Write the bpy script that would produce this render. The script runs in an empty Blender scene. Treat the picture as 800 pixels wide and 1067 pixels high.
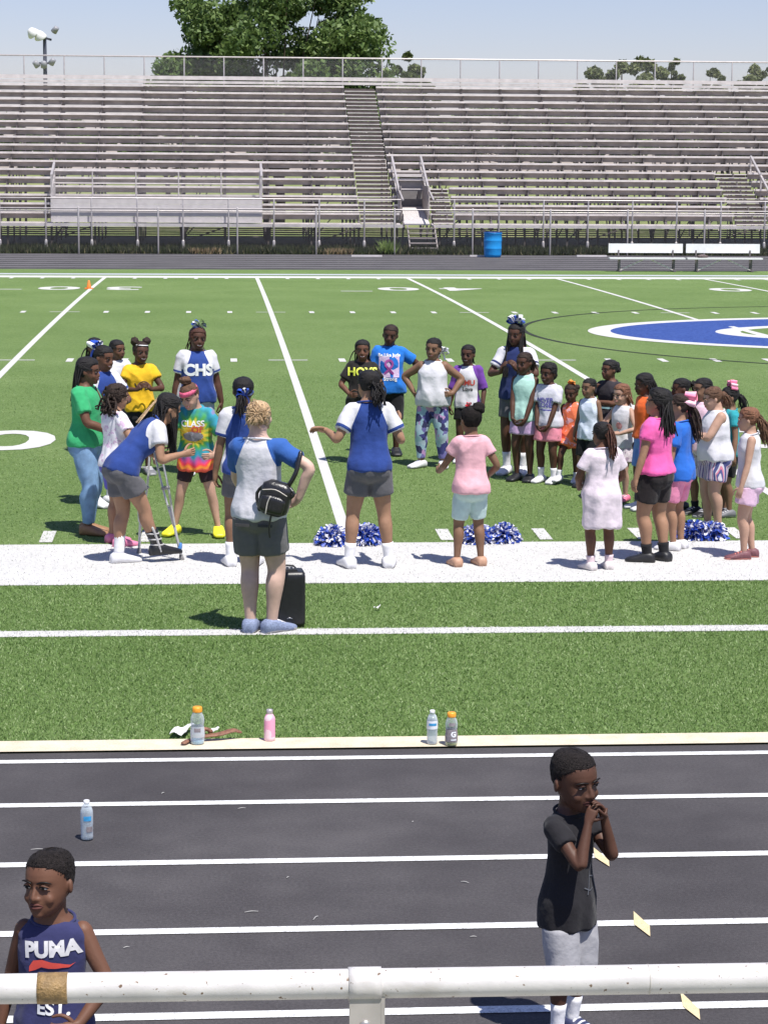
import bpy, bmesh, math, random
import numpy as np
from mathutils import Vector, Matrix
from mathutils.bvhtree import BVHTree

random.seed(7); RNG = np.random.default_rng(7)
R = math.radians
scene = bpy.context.scene
COL = scene.collection

# ------------------------------------------------------------------ camera
F, YAW, PITCH, ROLL, HC = 2367.6, 0.0732, 0.1515, 0.0064, 3.405
YS, X0, FW, CROWN, YD = 20.363, 1.174, 48.77, 0.1405, 0.9144
cy, sy, cp, sp = math.cos(YAW), math.sin(YAW), math.cos(PITCH), math.sin(PITCH)
FWD = np.array([sy*cp, cy*cp, -sp]); RT0 = np.array([cy, -sy, 0.0]); UP0 = np.cross(RT0, FWD)
RT = RT0*math.cos(ROLL)+UP0*math.sin(ROLL); UPV = -RT0*math.sin(ROLL)+UP0*math.cos(ROLL)
CAM = np.array([0, 0, HC])

def gz(y):
    t = (y-YS-FW/2)/(FW/2)
    return CROWN*(1-t*t) if abs(t) < 1 else 0.0
def ray(px, py):
    return FWD+RT*(px-400)/F-UPV*(py-533.5)/F
def at(px, py):                       # pixel of the photo -> point of the ground
    d = ray(px, py); z = 0.0
    for _ in range(6):
        P = CAM+d*((z-HC)/d[2]); z = gz(P[1])
    return P
def at_y(px, py, Y):                  # pixel -> point of the vertical plane at distance Y
    d = ray(px, py); return CAM+d*(Y/d[1])
def rowpx(P):
    d = np.asarray(P)-CAM; z = d@FWD
    return 400+F*(d@RT)/z, 533.5-F*(d@UPV)/z

cd = bpy.data.cameras.new('camera'); cam = bpy.data.objects.new('camera', cd); COL.objects.link(cam)
M = Matrix(((RT[0], UPV[0], -FWD[0]), (RT[1], UPV[1], -FWD[1]), (RT[2], UPV[2], -FWD[2]))).to_4x4()
M.translation = Vector(CAM); cam.matrix_world = M
cd.sensor_fit = 'VERTICAL'; cd.sensor_height = 36; cd.lens = 36*F/1067
cd.clip_end = 3000; cd.clip_start = 0.1
scene.camera = cam

# ------------------------------------------------------------------ light
EL, SX, SY = R(66), 0.50, -0.86
az = math.atan2(SX, SY)
S = Vector((math.sin(az)*math.cos(EL), math.cos(az)*math.cos(EL), math.sin(EL)))
w = bpy.data.worlds.new('World'); scene.world = w; w.use_nodes = True
nt = w.node_tree; bg = nt.nodes['Background']
sky = nt.nodes.new('ShaderNodeTexSky'); sky.sky_type = 'NISHITA'; sky.sun_disc = False
sky.sun_elevation = EL; sky.sun_rotation = az; sky.air_density = 1.0; sky.dust_density = 0.35; sky.ozone_density = 2.0
tint = nt.nodes.new('ShaderNodeVectorMath'); tint.operation = 'MULTIPLY'; tint.inputs[1].default_value = (.95, .88, 1.08)
nt.links.new(sky.outputs[0], tint.inputs[0]); nt.links.new(tint.outputs[0], bg.inputs[0]); bg.inputs[1].default_value = 0.08
sl = bpy.data.lights.new('sun', 'SUN'); sl.energy = 4.3; sl.angle = R(0.53); sl.color = (1, .965, .91)
so = bpy.data.objects.new('sun', sl); COL.objects.link(so)
so.rotation_euler = S.to_track_quat('Z', 'Y').to_euler()
scene.view_settings.view_transform = 'Standard'; scene.view_settings.look = 'None'
scene.view_settings.gamma = 1; scene.view_settings.exposure = 0.55

# ------------------------------------------------------------------ materials
MATS = {}
def nd(t, k, **kw):
    n = t.nodes.new(k)
    for a, b in kw.items(): setattr(n, a, b)
    return n
def base(name):
    m = bpy.data.materials.new(name); m.use_nodes = True
    return m, m.node_tree, m.node_tree.nodes['Principled BSDF']
def sv(n, key, v):
    if key in n.inputs: n.inputs[key].default_value = v
def mat(name, col, rough=.6, var=.12, scale=30, bump=0.0, bscale=None, metal=0.0, spec=.5, coat=0, sheen=0, sub=0):
    if name in MATS: return MATS[name]
    m, t, b = base(name); L = t.links.new
    tc = nd(t, 'ShaderNodeTexCoord'); nz = nd(t, 'ShaderNodeTexNoise'); nz.inputs['Scale'].default_value = scale
    nz.inputs['Detail'].default_value = 5; L(tc.outputs['Object'], nz.inputs['Vector'])
    rp = nd(t, 'ShaderNodeValToRGB'); rp.color_ramp.elements[0].position = .3; rp.color_ramp.elements[1].position = .7
    c = np.array(col[:3]); lo = np.clip(c*(1-var), 0, 1); hi = np.clip(c*(1+var), 0, 1)
    rp.color_ramp.elements[0].color = (*lo, 1); rp.color_ramp.elements[1].color = (*hi, 1)
    L(nz.outputs['Fac'], rp.inputs[0]); L(rp.outputs[0], b.inputs['Base Color'])
    sv(b, 'Roughness', rough); sv(b, 'Metallic', metal); sv(b, 'Specular IOR Level', spec); sv(b, 'Coat Weight', coat); sv(b, 'Sheen Weight', sheen)
    if sub:
        sv(b, 'Subsurface Weight', sub); sv(b, 'Subsurface Radius', (.012, .005, .003)); sv(b, 'Subsurface Scale', 1.0)
    if bump:
        n2 = nd(t, 'ShaderNodeTexNoise'); n2.inputs['Scale'].default_value = bscale or scale*4; n2.inputs['Detail'].default_value = 4
        L(tc.outputs['Object'], n2.inputs['Vector'])
        bp = nd(t, 'ShaderNodeBump'); bp.inputs['Strength'].default_value = bump; bp.inputs['Distance'].default_value = .01
        L(n2.outputs['Fac'], bp.inputs['Height']); L(bp.outputs[0], b.inputs['Normal'])
    MATS[name] = m; return m
def cloth(name, col, var=.07): return mat('cloth_'+name, col, .88, var, 22, .75, 17, sheen=.1, spec=.2)
def skin(name, col): return mat('skin_'+name, col, .55, .10, 14, .06, 160, spec=.3)
def hairm(name, col):
    return mat('hair_'+name, col, .55, .45, 60, .7, 220, spec=.3)

def ground_mat(name, stops, scales, bump=.4, rough=.9, bscale=120, bdist=.02):
    """several octaves of noise mixed into one ramp"""
    m, t, b = base(name); L = t.links.new
    tc = nd(t, 'ShaderNodeTexCoord'); prev = None; tot = sum(wt for _, wt in scales)
    for sc, wt in scales:
        nz = nd(t, 'ShaderNodeTexNoise'); nz.inputs['Scale'].default_value = sc; nz.inputs['Detail'].default_value = 3
        L(tc.outputs['Object'], nz.inputs['Vector'])
        mu = nd(t, 'ShaderNodeMath', operation='MULTIPLY_ADD'); mu.inputs[1].default_value = wt/tot
        L(nz.outputs['Fac'], mu.inputs[0])
        if prev: L(prev, mu.inputs[2])
        else: mu.inputs[2].default_value = 0
        prev = mu.outputs[0]
    rp = nd(t, 'ShaderNodeValToRGB'); cr = rp.color_ramp
    while len(cr.elements) < len(stops): cr.elements.new(.5)
    for e, (p, c) in zip(cr.elements, stops): e.position = p; e.color = (*c, 1)
    L(prev, rp.inputs[0]); L(rp.outputs[0], b.inputs['Base Color']); sv(b, 'Roughness', rough); sv(b, 'Specular IOR Level', .2)
    n2 = nd(t, 'ShaderNodeTexNoise'); n2.inputs['Scale'].default_value = bscale; n2.inputs['Detail'].default_value = 3
    L(tc.outputs['Object'], n2.inputs['Vector'])
    bp = nd(t, 'ShaderNodeBump'); bp.inputs['Strength'].default_value = bump; bp.inputs['Distance'].default_value = bdist
    L(n2.outputs['Fac'], bp.inputs['Height']); L(bp.outputs[0], b.inputs['Normal'])
    return m
def attr_mat(name, stops, rough=.6, trans=0.0, spec=.3):
    """colour picked by a per-piece random attribute called tint"""
    m, t, b = base(name); L = t.links.new
    a = nd(t, 'ShaderNodeAttribute'); a.attribute_name = 'tint'
    rp = nd(t, 'ShaderNodeValToRGB'); cr = rp.color_ramp
    while len(cr.elements) < len(stops): cr.elements.new(.5)
    for e, (p, c) in zip(cr.elements, stops): e.position = p; e.color = (*c, 1)
    L(a.outputs['Fac'], rp.inputs[0]); L(rp.outputs[0], b.inputs['Base Color']); sv(b, 'Roughness', rough); sv(b, 'Specular IOR Level', spec)
    if trans:
        tr = nd(t, 'ShaderNodeBsdfTranslucent'); L(rp.outputs[0], tr.inputs[0])
        mx = nd(t, 'ShaderNodeMixShader'); mx.inputs[0].default_value = trans
        L(b.outputs[0], mx.inputs[1]); L(tr.outputs[0], mx.inputs[2])
        L(mx.outputs[0], t.nodes['Material Output'].inputs[0])
    return m
def two_tone(a, b):
    """body colour a, sleeve colour b, cuff stripe in the body colour"""
    key = 'two_'+a.name+b.name
    if key in MATS: return MATS[key]
    m = a.copy(); m.name = 'raglan_cloth'; t = m.node_tree; L = t.links.new; p = t.nodes['Principled BSDF']
    ca = p.inputs['Base Color'].links[0].from_socket; cb = [n for n in b.node_tree.nodes if n.type == 'VALTORGB'][0].color_ramp.elements
    c2 = tuple((cb[0].color[i]+cb[1].color[i])/2 for i in range(3))
    r = []
    for nm in ('sleeve_zone', 'cuff_zone'):
        a_ = nd(t, 'ShaderNodeAttribute'); a_.attribute_name = nm; g = nd(t, 'ShaderNodeMath', operation='GREATER_THAN'); g.inputs[1].default_value = 0; L(a_.outputs['Fac'], g.inputs[0]); r.append(g)
    d = nd(t, 'ShaderNodeMath', operation='SUBTRACT'); d.use_clamp = True; L(r[0].outputs[0], d.inputs[0]); L(r[1].outputs[0], d.inputs[1])
    mx = nd(t, 'ShaderNodeMix', data_type='RGBA'); L(d.outputs[0], mx.inputs[0]); L(ca, mx.inputs[6]); mx.inputs[7].default_value = (*c2, 1); L(mx.outputs[2], p.inputs['Base Color'])
    MATS[key] = m; return m
def chain_mat(name, pitch, wire, col):
    """wire diamonds, open between the wires"""
    m, t, b = base(name); L = t.links.new
    tc = nd(t, 'ShaderNodeTexCoord'); sx = nd(t, 'ShaderNodeSeparateXYZ'); L(tc.outputs['Object'], sx.inputs[0])
    outs = []
    for op in ('ADD', 'SUBTRACT'):
        a = nd(t, 'ShaderNodeMath', operation=op); L(sx.outputs[0], a.inputs[0]); L(sx.outputs[2], a.inputs[1])
        d = nd(t, 'ShaderNodeMath', operation='DIVIDE'); d.inputs[1].default_value = pitch; L(a.outputs[0], d.inputs[0])
        f = nd(t, 'ShaderNodeMath', operation='FRACT'); L(d.outputs[0], f.inputs[0])
        c = nd(t, 'ShaderNodeMath', operation='LESS_THAN'); c.inputs[1].default_value = wire/pitch; L(f.outputs[0], c.inputs[0]); outs.append(c)
    mx = nd(t, 'ShaderNodeMath', operation='MAXIMUM'); L(outs[0].outputs[0], mx.inputs[0]); L(outs[1].outputs[0], mx.inputs[1])
    tr = nd(t, 'ShaderNodeBsdfTransparent'); ms = nd(t, 'ShaderNodeMixShader')
    L(mx.outputs[0], ms.inputs[0]); L(tr.outputs[0], ms.inputs[1]); L(b.outputs[0], ms.inputs[2])
    sv(b, 'Base Color', (*col, 1)); sv(b, 'Roughness', .5); sv(b, 'Metallic', .3)
    L(ms.outputs[0], t.nodes['Material Output'].inputs[0]); return m
def tie_dye():
    m, t, b = base('tie_dye'); L = t.links.new
    tc = nd(t, 'ShaderNodeTexCoord'); mp = nd(t, 'ShaderNodeMapping'); mp.inputs['Location'].default_value = (0, 0, -.96)
    L(tc.outputs['Object'], mp.inputs[0]); sx = nd(t, 'ShaderNodeSeparateXYZ'); L(mp.outputs[0], sx.inputs[0])
    x2 = nd(t, 'ShaderNodeCombineXYZ'); L(sx.outputs[0], x2.inputs[0]); L(sx.outputs[2], x2.inputs[1])
    ln = nd(t, 'ShaderNodeVectorMath', operation='LENGTH'); L(x2.outputs[0], ln.inputs[0])
    an = nd(t, 'ShaderNodeMath', operation='ARCTAN2'); L(sx.outputs[2], an.inputs[0]); L(sx.outputs[0], an.inputs[1])
    nz = nd(t, 'ShaderNodeTexNoise'); nz.inputs['Scale'].default_value = 9; nz.inputs['Detail'].default_value = 6; L(tc.outputs['Object'], nz.inputs['Vector'])
    sn = nd(t, 'ShaderNodeMath', operation='SINE'); m1 = nd(t, 'ShaderNodeMath', operation='MULTIPLY'); m1.inputs[1].default_value = 17
    L(an.outputs[0], m1.inputs[0]); L(m1.outputs[0], sn.inputs[0])
    r1 = nd(t, 'ShaderNodeMath', operation='MULTIPLY_ADD'); r1.inputs[1].default_value = .035; L(sn.outputs[0], r1.inputs[0]); 
    r2 = nd(t, 'ShaderNodeMath', operation='MULTIPLY'); r2.inputs[1].default_value = 1.95; L(ln.outputs[1], r2.inputs[0]); L(r2.outputs[0], r1.inputs[2])
    r3 = nd(t, 'ShaderNodeMath', operation='MULTIPLY_ADD'); r3.inputs[1].default_value = .28; L(nz.outputs['Fac'], r3.inputs[0]); L(r1.outputs[0], r3.inputs[2])
    # lower body of the shirt is dyed red/orange: push the ramp by height
    h1 = nd(t, 'ShaderNodeMath', operation='MULTIPLY'); h1.inputs[1].default_value = -0.55; L(sx.outputs[2], h1.inputs[0])
    h2 = nd(t, 'ShaderNodeMath', operation='MAXIMUM'); h2.inputs[1].default_value = 0; L(h1.outputs[0], h2.inputs[0])
    r4 = nd(t, 'ShaderNodeMath', operation='ADD'); L(r3.outputs[0], r4.inputs[0]); L(h2.outputs[0], r4.inputs[1])
    rp = nd(t, 'ShaderNodeValToRGB'); cr = rp.color_ramp
    st = [(.10, (.75, .08, .03)), (.25, (.8, .4, .03)), (.36, (.75, .62, .05)), (.45, (.07, .33, .05)), (.56, (.02, .22, .22)), (.66, (.03, .28, .40)), (.76, (.45, .08, .30)), (.86, (.8, .04, .06)), (.94, (.9, .32, .03)), (1, (.75, .10, .06))]
    while len(cr.elements) < len(st): cr.elements.new(.5)
    for e, (p, c) in zip(cr.elements, st): e.position = p; e.color = (*c, 1)
    L(r4.outputs[0], rp.inputs[0]); L(rp.outputs[0], b.inputs['Base Color']); sv(b, 'Roughness', .85); return m
def pattern(name, cols, scale, kind='voronoi', rough=.8, stretch=(1, 1, 1)):
    m, t, b = base('cloth_'+name); L = t.links.new
    tc = nd(t, 'ShaderNodeTexCoord'); mp = nd(t, 'ShaderNodeMapping'); mp.inputs['Scale'].default_value = stretch; L(tc.outputs['Object'], mp.inputs[0])
    nz = nd(t, 'ShaderNodeTexNoise'); nz.inputs['Scale'].default_value = scale*.6; L(mp.outputs[0], nz.inputs['Vector'])
    ad = nd(t, 'ShaderNodeVectorMath', operation='ADD'); L(mp.outputs[0], ad.inputs[0])
    sc = nd(t, 'ShaderNodeVectorMath', operation='SCALE'); sc.inputs['Scale'].default_value = .12 if kind == 'voronoi' else .01
    L(nz.outputs['Color'], sc.inputs[0]); L(sc.outputs[0], ad.inputs[1])
    if kind == 'voronoi':
        v = nd(t, 'ShaderNodeTexVoronoi'); v.inputs['Scale'].default_value = scale; L(ad.outputs[0], v.inputs['Vector'])
        s = nd(t, 'ShaderNodeSeparateColor'); L(v.outputs['Color'], s.inputs[0]); fac = s.outputs[0]
    else:
        v = nd(t, 'ShaderNodeTexWave'); v.inputs['Scale'].default_value = scale; v.bands_direction = 'X'; L(ad.outputs[0], v.inputs['Vector']); fac = v.outputs['Fac']
    rp = nd(t, 'ShaderNodeValToRGB'); cr = rp.color_ramp; cr.interpolation = 'CONSTANT'
    while len(cr.elements) < len(cols): cr.elements.new(.5)
    for i, (e, c) in enumerate(zip(cr.elements, cols)): e.position = i/len(cols); e.color = (*c, 1)
    L(fac, rp.inputs[0]); L(rp.outputs[0], b.inputs['Base Color']); sv(b, 'Roughness', rough); return m

# ------------------------------------------------------------------ mesh helpers
class MB:
    def __init__(s): s.v = []; s.f = []; s.m = []; s.n = 0
    def add(s, VF, mi=0):
        V, Fs = VF; V = np.asarray(V, float).reshape(-1, 3)
        s.v.append(V); n = s.n
        s.f += [tuple(i+n for i in f) for f in Fs]; s.m += [mi]*len(Fs); s.n += len(V); return s
    def mesh(s, name, smooth=True):
        me = bpy.data.meshes.new(name)
        me.from_pydata(np.concatenate(s.v).tolist() if s.v else [], [], s.f); me.update()
        me.polygons.foreach_set('material_index', s.m)
        if smooth: me.polygons.foreach_set('use_smooth', [True]*len(me.polygons))
        return me
def link(name, me, mats, parent=None, loc=None):
    o = bpy.data.objects.new(name, me); COL.objects.link(o)
    for m in (mats if isinstance(mats, (list, tuple)) else [mats]): me.materials.append(m)
    if parent: o.parent = parent
    if loc is not None: o.location = Vector(loc)
    return o
def tag(o, label, cat, group=None):
    o['label'] = label; o['category'] = cat
    if group: o['group'] = group
    return o
def empty(name, loc, rz=0):
    o = bpy.data.objects.new(name, None); COL.objects.link(o); o.location = Vector(loc); o.rotation_euler = (0, 0, rz); o.empty_display_size = .2; return o
def struct(name, me, m):
    o = link(name, me, m); o['kind'] = 'structure'; return o
def box(c, s, rot=None):
    c = np.array(c, float); s = np.array(s, float)/2
    V = np.array([[x, y, z] for x in (-1, 1) for y in (-1, 1) for z in (-1, 1)])*s
    if rot is not None: V = V@np.array(rot).T
    return V+c, [(0, 1, 3, 2), (4, 6, 7, 5), (0, 4, 5, 1), (2, 3, 7, 6), (0, 2, 6, 4), (1, 5, 7, 3)]
def bar(a, b, wx, wy=None):
    a = np.array(a, float); b = np.array(b, float); wy = wy or wx
    d = b-a; l = np.linalg.norm(d); d /= l
    ref = np.array([0, 0, 1.]) if abs(d[2]) < .9 else np.array([0, 1., 0])
    x = np.cross(d, ref); x /= np.linalg.norm(x); y = np.cross(d, x)
    return box((a+b)/2, (wx, wy, l), np.stack([x, y, d], 1))
def loft(rings, cap=True):
    A = np.array(rings, float); k, n, _ = A.shape; Fs = []
    for i in range(k-1):
        for j in range(n):
            a = i*n+j; b = i*n+(j+1) % n; Fs.append((a, b, b+n, a+n))
    if cap: Fs.append(tuple(range(n-1, -1, -1))); Fs.append(tuple((k-1)*n+j for j in range(n)))
    return A.reshape(-1, 3), Fs
def sring(c, ax, ay, rx, ry, n=20, p=2.0):
    th = np.arange(n)*2*math.pi/n; ct, st = np.cos(th), np.sin(th)
    x = np.sign(ct)*np.abs(ct)**(2/p)*rx; y = np.sign(st)*np.abs(st)**(2/p)*ry
    return np.asarray(c)+np.outer(x, ax)+np.outer(y, ay)
def crom(P, sub):
    P = np.array(P, float)
    if P.ndim == 1: P = P[:, None]
    if len(P) < 3: sub = max(sub, 2)
    Q = np.vstack([2*P[0]-P[1], P, 2*P[-1]-P[-2]]); out = []
    for i in range(1, len(Q)-2):
        for k in range(sub):
            t = k/sub; a, b, c, d = Q[i-1], Q[i], Q[i+1], Q[i+2]
            out.append(.5*((2*b)+(-a+c)*t+(2*a-5*b+4*c-d)*t*t+(-a+3*b-3*c+d)*t**3))
    out.append(Q[-2]); return np.array(out)
def tube(pts, rad, n=12, sub=3, cap='round', ry=None):
    P = crom(pts, sub); r = crom(rad, sub)[:, 0]; q = r if ry is None else crom(ry, sub)[:, 0]
    T = np.gradient(P, axis=0); T /= np.linalg.norm(T, axis=1)[:, None]+1e-9
    ref = np.array([1., 0, 0]) if abs(T[0][0]) < .8 else np.array([0, 1., 0])
    x = ref-T[0]*(ref@T[0]); x /= np.linalg.norm(x); rings = []
    def rg(c, x, t, a, b): return sring(c, x, np.cross(t, x), a, b, n)
    for i in range(len(P)):
        x = x-T[i]*(x@T[i]); x /= np.linalg.norm(x)
        if i == 0 and cap == 'round':
            for k, s in ((.95, .3), (.7, .7)): rings.append(rg(P[0]-T[0]*r[0]*k, x, T[0], r[0]*s, q[0]*s))
        rings.append(rg(P[i], x, T[i], r[i], q[i]))
        if i == len(P)-1 and cap == 'round':
            for k, s in ((.7, .7), (.95, .3)): rings.append(rg(P[i]+T[i]*r[i]*k, x, T[i], r[i]*s, q[i]*s))
    return loft(rings)
def ell(c, r, rot=None, nu=14, nv=9):
    rings = []
    c = np.array(c, float)
    for i in range(nv):
        a = math.pi*(i+.5)/nv; z = -math.cos(a); s = math.sin(a)
        pts = sring((0, 0, 0), (1, 0, 0), (0, 1, 0), r[0]*s, r[1]*s, nu); pts[:, 2] = z*r[2]; rings.append(pts)
    V, Fs = loft(rings)
    if rot is not None: V = V@np.array(rot).T
    return V+c, Fs
def lathe(prof, c=(0, 0, 0), n=24, cap=True):
    return loft([sring((c[0], c[1], c[2]+z), (1, 0, 0), (0, 1, 0), max(r, 1e-4), max(r, 1e-4), n) for r, z in prof], cap)
def rx(a): c, s = math.cos(a), math.sin(a); return np.array([[1, 0, 0], [0, c, -s], [0, s, c]])
def ry_(a): c, s = math.cos(a), math.sin(a); return np.array([[c, 0, s], [0, 1, 0], [-s, 0, c]])
def rz(a): c, s = math.cos(a), math.sin(a); return np.array([[c, -s, 0], [s, c, 0], [0, 0, 1]])
def wnoise(V, sc, seed=0, k=9):
    g = np.random.default_rng(seed); D = g.normal(size=(k, 3)); D /= np.linalg.norm(D, axis=1)[:, None]
    D *= sc*g.uniform(.6, 1.8, k)[:, None]; ph = g.uniform(0, 6.28, k)
    return np.sin(V@D.T+ph).sum(1)/math.sqrt(k)
def remesh(mb, vox, smooth=4):
    me = mb.mesh('tmp'); o = bpy.data.objects.new('tmp', me); COL.objects.link(o)
    m = o.modifiers.new('r', 'REMESH'); m.mode = 'VOXEL'; m.voxel_size = vox
    if smooth:
        s = o.modifiers.new('s', 'SMOOTH'); s.factor = .5; s.iterations = smooth
    dg = bpy.context.evaluated_depsgraph_get(); e = o.evaluated_get(dg); r = bpy.data.meshes.new_from_object(e)
    V = np.empty(len(r.vertices)*3); r.vertices.foreach_get('co', V); V = V.reshape(-1, 3)
    Fs = [tuple(p.vertices) for p in r.polygons]
    N = np.empty(len(r.vertices)*3); r.vertices.foreach_get('normal', N); N = N.reshape(-1, 3)
    bpy.data.objects.remove(o); bpy.data.meshes.remove(me); bpy.data.meshes.remove(r)
    return V, Fs, N
def quads(name, V4, tint=None, smooth=False):
    """many loose quads (k,4,3) in one mesh"""
    k = len(V4); me = bpy.data.meshes.new(name)
    nv = V4.shape[1]
    me.vertices.add(k*nv); me.vertices.foreach_set('co', V4.astype(np.float32).ravel())
    me.loops.add(k*nv); me.loops.foreach_set('vertex_index', np.arange(k*nv, dtype=np.int32))
    me.polygons.add(k); me.polygons.foreach_set('loop_start', np.arange(0, k*nv, nv, dtype=np.int32))
    try: me.polygons.foreach_set('loop_total', np.full(k, nv, dtype=np.int32))
    except Exception: pass
    if tint is not None:
        a = me.attributes.new('tint', 'FLOAT', 'FACE'); a.data.foreach_set('value', tint.astype(np.float32))
    me.update(calc_edges=True); me.validate(); return me
def text_mesh(txt, size, offset=0.0):
    cu = bpy.data.curves.new('t', 'FONT'); cu.body = txt; cu.size = size; cu.align_x = 'CENTER'; cu.align_y = 'CENTER'; cu.offset = offset; cu.resolution_u = 4
    o = bpy.data.objects.new('t', cu); COL.objects.link(o); dg = bpy.context.evaluated_depsgraph_get()
    me = bpy.data.meshes.new_from_object(o.evaluated_get(dg)); bpy.data.objects.remove(o); bpy.data.curves.remove(cu)
    V = np.array([v.co[:] for v in me.vertices]); Fs = [tuple(p.vertices) for p in me.polygons]; bpy.data.meshes.remove(me)
    return V, Fs

# ------------------------------------------------------------------ shared materials
M_TURF = ground_mat('turf_green', [(.36, (.064, .115, .027)), (.46, (.140, .228, .058)), (.56, (.215, .308, .102)), (.66, (.37, .44, .20))], [(95, 1.2), (38, .9), (7, .25), (.35, .35)], .9, .8, 140, .03)
M_WHITE_TURF = ground_mat('turf_white', [(.36, (.52, .51, .485)), (.5, (.62, .61, .585)), (.62, (.72, .71, .685))], [(110, 1), (30, .6), (2, .3)], .7, .85, 150, .02)
M_BLUE_TURF = ground_mat('turf_blue', [(.36, (.020, .042, .17)), (.5, (.036, .075, .27)), (.62, (.065, .12, .36))], [(60, 1), (12, .6)], .6, .85, 120, .02)
M_BLACK_TURF = ground_mat('turf_black', [(.4, (.02, .022, .02)), (.6, (.05, .06, .045))], [(60, 1), (12, .6)], .5, .9)
M_GREY_TURF = mat('turf_grey_line', (.40, .43, .45), .9, .15, 20)
M_TRACK = ground_mat('track_rubber', [(.40, (.046, .042, .044)), (.5, (.068, .063, .065)), (.60, (.098, .091, .092))], [(240, 1), (60, .7), (3, .5), (.7, .8)], .5, .8, 260, .008)
M_LINE = ground_mat('line_paint', [(.36, (.30, .30, .30)), (.45, (.62, .62, .61)), (.6, (.80, .80, .79))], [(200, 1), (40, .8)], .5, .8, 260, .006)
M_CURB = ground_mat('curb_cream', [(.35, (.52, .44, .32)), (.5, (.62, .54, .41)), (.65, (.68, .61, .48))], [(90, 1), (8, .8)], .3, .85, 160, .006)
M_YMARK = ground_mat('exchange_mark_paint', [(.38, (.55, .44, .25)), (.6, (.72, .60, .38))], [(160, 1), (30, .5)], .4, .85, 240, .006)
M_GROUND = ground_mat('dry_grass', [(.38, (.10, .14, .04)), (.5, (.20, .24, .08)), (.62, (.34, .32, .15))], [(6, 1), (.6, .8), (.05, .6)], .6, .95, 20, .05)
M_CONC = ground_mat('concrete', [(.38, (.33, .32, .30)), (.6, (.48, .46, .44))], [(60, 1), (4, .6)], .3, .9)
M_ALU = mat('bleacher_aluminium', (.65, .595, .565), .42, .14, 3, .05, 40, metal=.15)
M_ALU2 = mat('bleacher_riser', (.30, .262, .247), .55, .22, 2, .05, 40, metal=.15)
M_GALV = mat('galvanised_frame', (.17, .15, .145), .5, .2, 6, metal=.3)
M_RAILB = mat('bleacher_rail', (.50, .46, .44), .4, .12, 6, metal=.3)
M_PANELW = mat('white_deck_panel', (.60, .56, .55), .5, .08, 4)
M_BLACK = mat('black_plastic', (.012, .012, .013), .38, .2, 40, .1)
M_RUB = mat('black_rubber', (.02, .02, .02), .8, .2, 40)
M_WHITE = mat('white_enamel', (.82, .81, .80), .35, .05, 8)
M_WHITEF = cloth('white', (.62, .61, .64), .04)
M_DARK = mat('dark_feature', (.010, .007, .006), .5, .1, 50, spec=.25)
M_EYEW = mat('eye_white', (.42, .39, .37), .6, .03, 50, spec=.2)
M_TEETH = mat('teeth', (.80, .77, .70), .3, .03, 50)

# ------------------------------------------------------------------ ground sheets
def sheet(name, m, x0, x1, y0, y1, dz, kind='structure', ny=1):
    mb = MB(); ys = np.linspace(y0, y1, ny+1)
    V = [(x, y, gz(y)+dz) for y in ys for x in (x0, x1)]
    Fs = [(2*i, 2*i+1, 2*i+3, 2*i+2) for i in range(ny)]
    mb.add((V, Fs)); o = link(name, mb.mesh(name, False), m); o['kind'] = kind; return o
def yrow(r): return at(400, r)[1]
Y_EDGE, Y_CURB = yrow(769.5), yrow(780.5)
Y_FT0, Y_FT1 = yrow(281.5), yrow(265.3)
struct('ground', MB().add(([(-700, -300, -.05), (700, -300, -.05), (700, 1500, -.05), (-700, 1500, -.05)], [(0, 1, 2, 3)])).mesh('ground', False), M_GROUND)
sheet('running_track', M_TRACK, -60, 80, 5.2, Y_CURB, 0)
sheet('concrete_walk', M_CONC, -60, 80, 1.0, 5.2, .002)
sheet('track_curb', M_CURB, -60, 80, Y_CURB, Y_EDGE, .012)
sheet('turf_field', M_TURF, -60, 80, Y_EDGE, Y_FT0, .002, ny=60)
sheet('shaded_ground_under_stand', mat('ground_shade_dark', (.020, .021, .014), .95, .4, 3, .4), -18, 33, Y_FT1, 110, -.03)  # ground sheet with the shade of the stand put into its dark colour
sheet('far_running_track', M_TRACK, -60, 80, Y_FT0, Y_FT1, .0)
for nm, r in (('lane_line', 789.5), ('lane_line', 834.5), ('lane_line', 895.8), ('lane_line', 967), ('lane_line', 1055)):
    y = yrow(r); sheet(nm, M_LINE, -60, 80, y-.038, y+.038, .004)
for k in range(1, 8):
    y = Y_FT0+(Y_FT1-Y_FT0)*k/8; sheet('lane_line', M_LINE, -60, 80, y-.035, y+.035, .004)
# sidelines
SB0 = yrow(608.0)
sheet('sideline_border', M_WHITE_TURF, -60, 80, SB0, YS, .006)
ya, yb = yrow(661.2), yrow(655.2); sheet('coaching_line', M_WHITE_TURF, -60, 80, ya, yb, .006)
sheet('far_sideline', M_WHITE_TURF, -60, 80, YS+FW, yrow(288.3), .006)
sheet('far_grey_line', M_GREY_TURF, -60, 80, yrow(287.2), yrow(285.9), .006)
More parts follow.
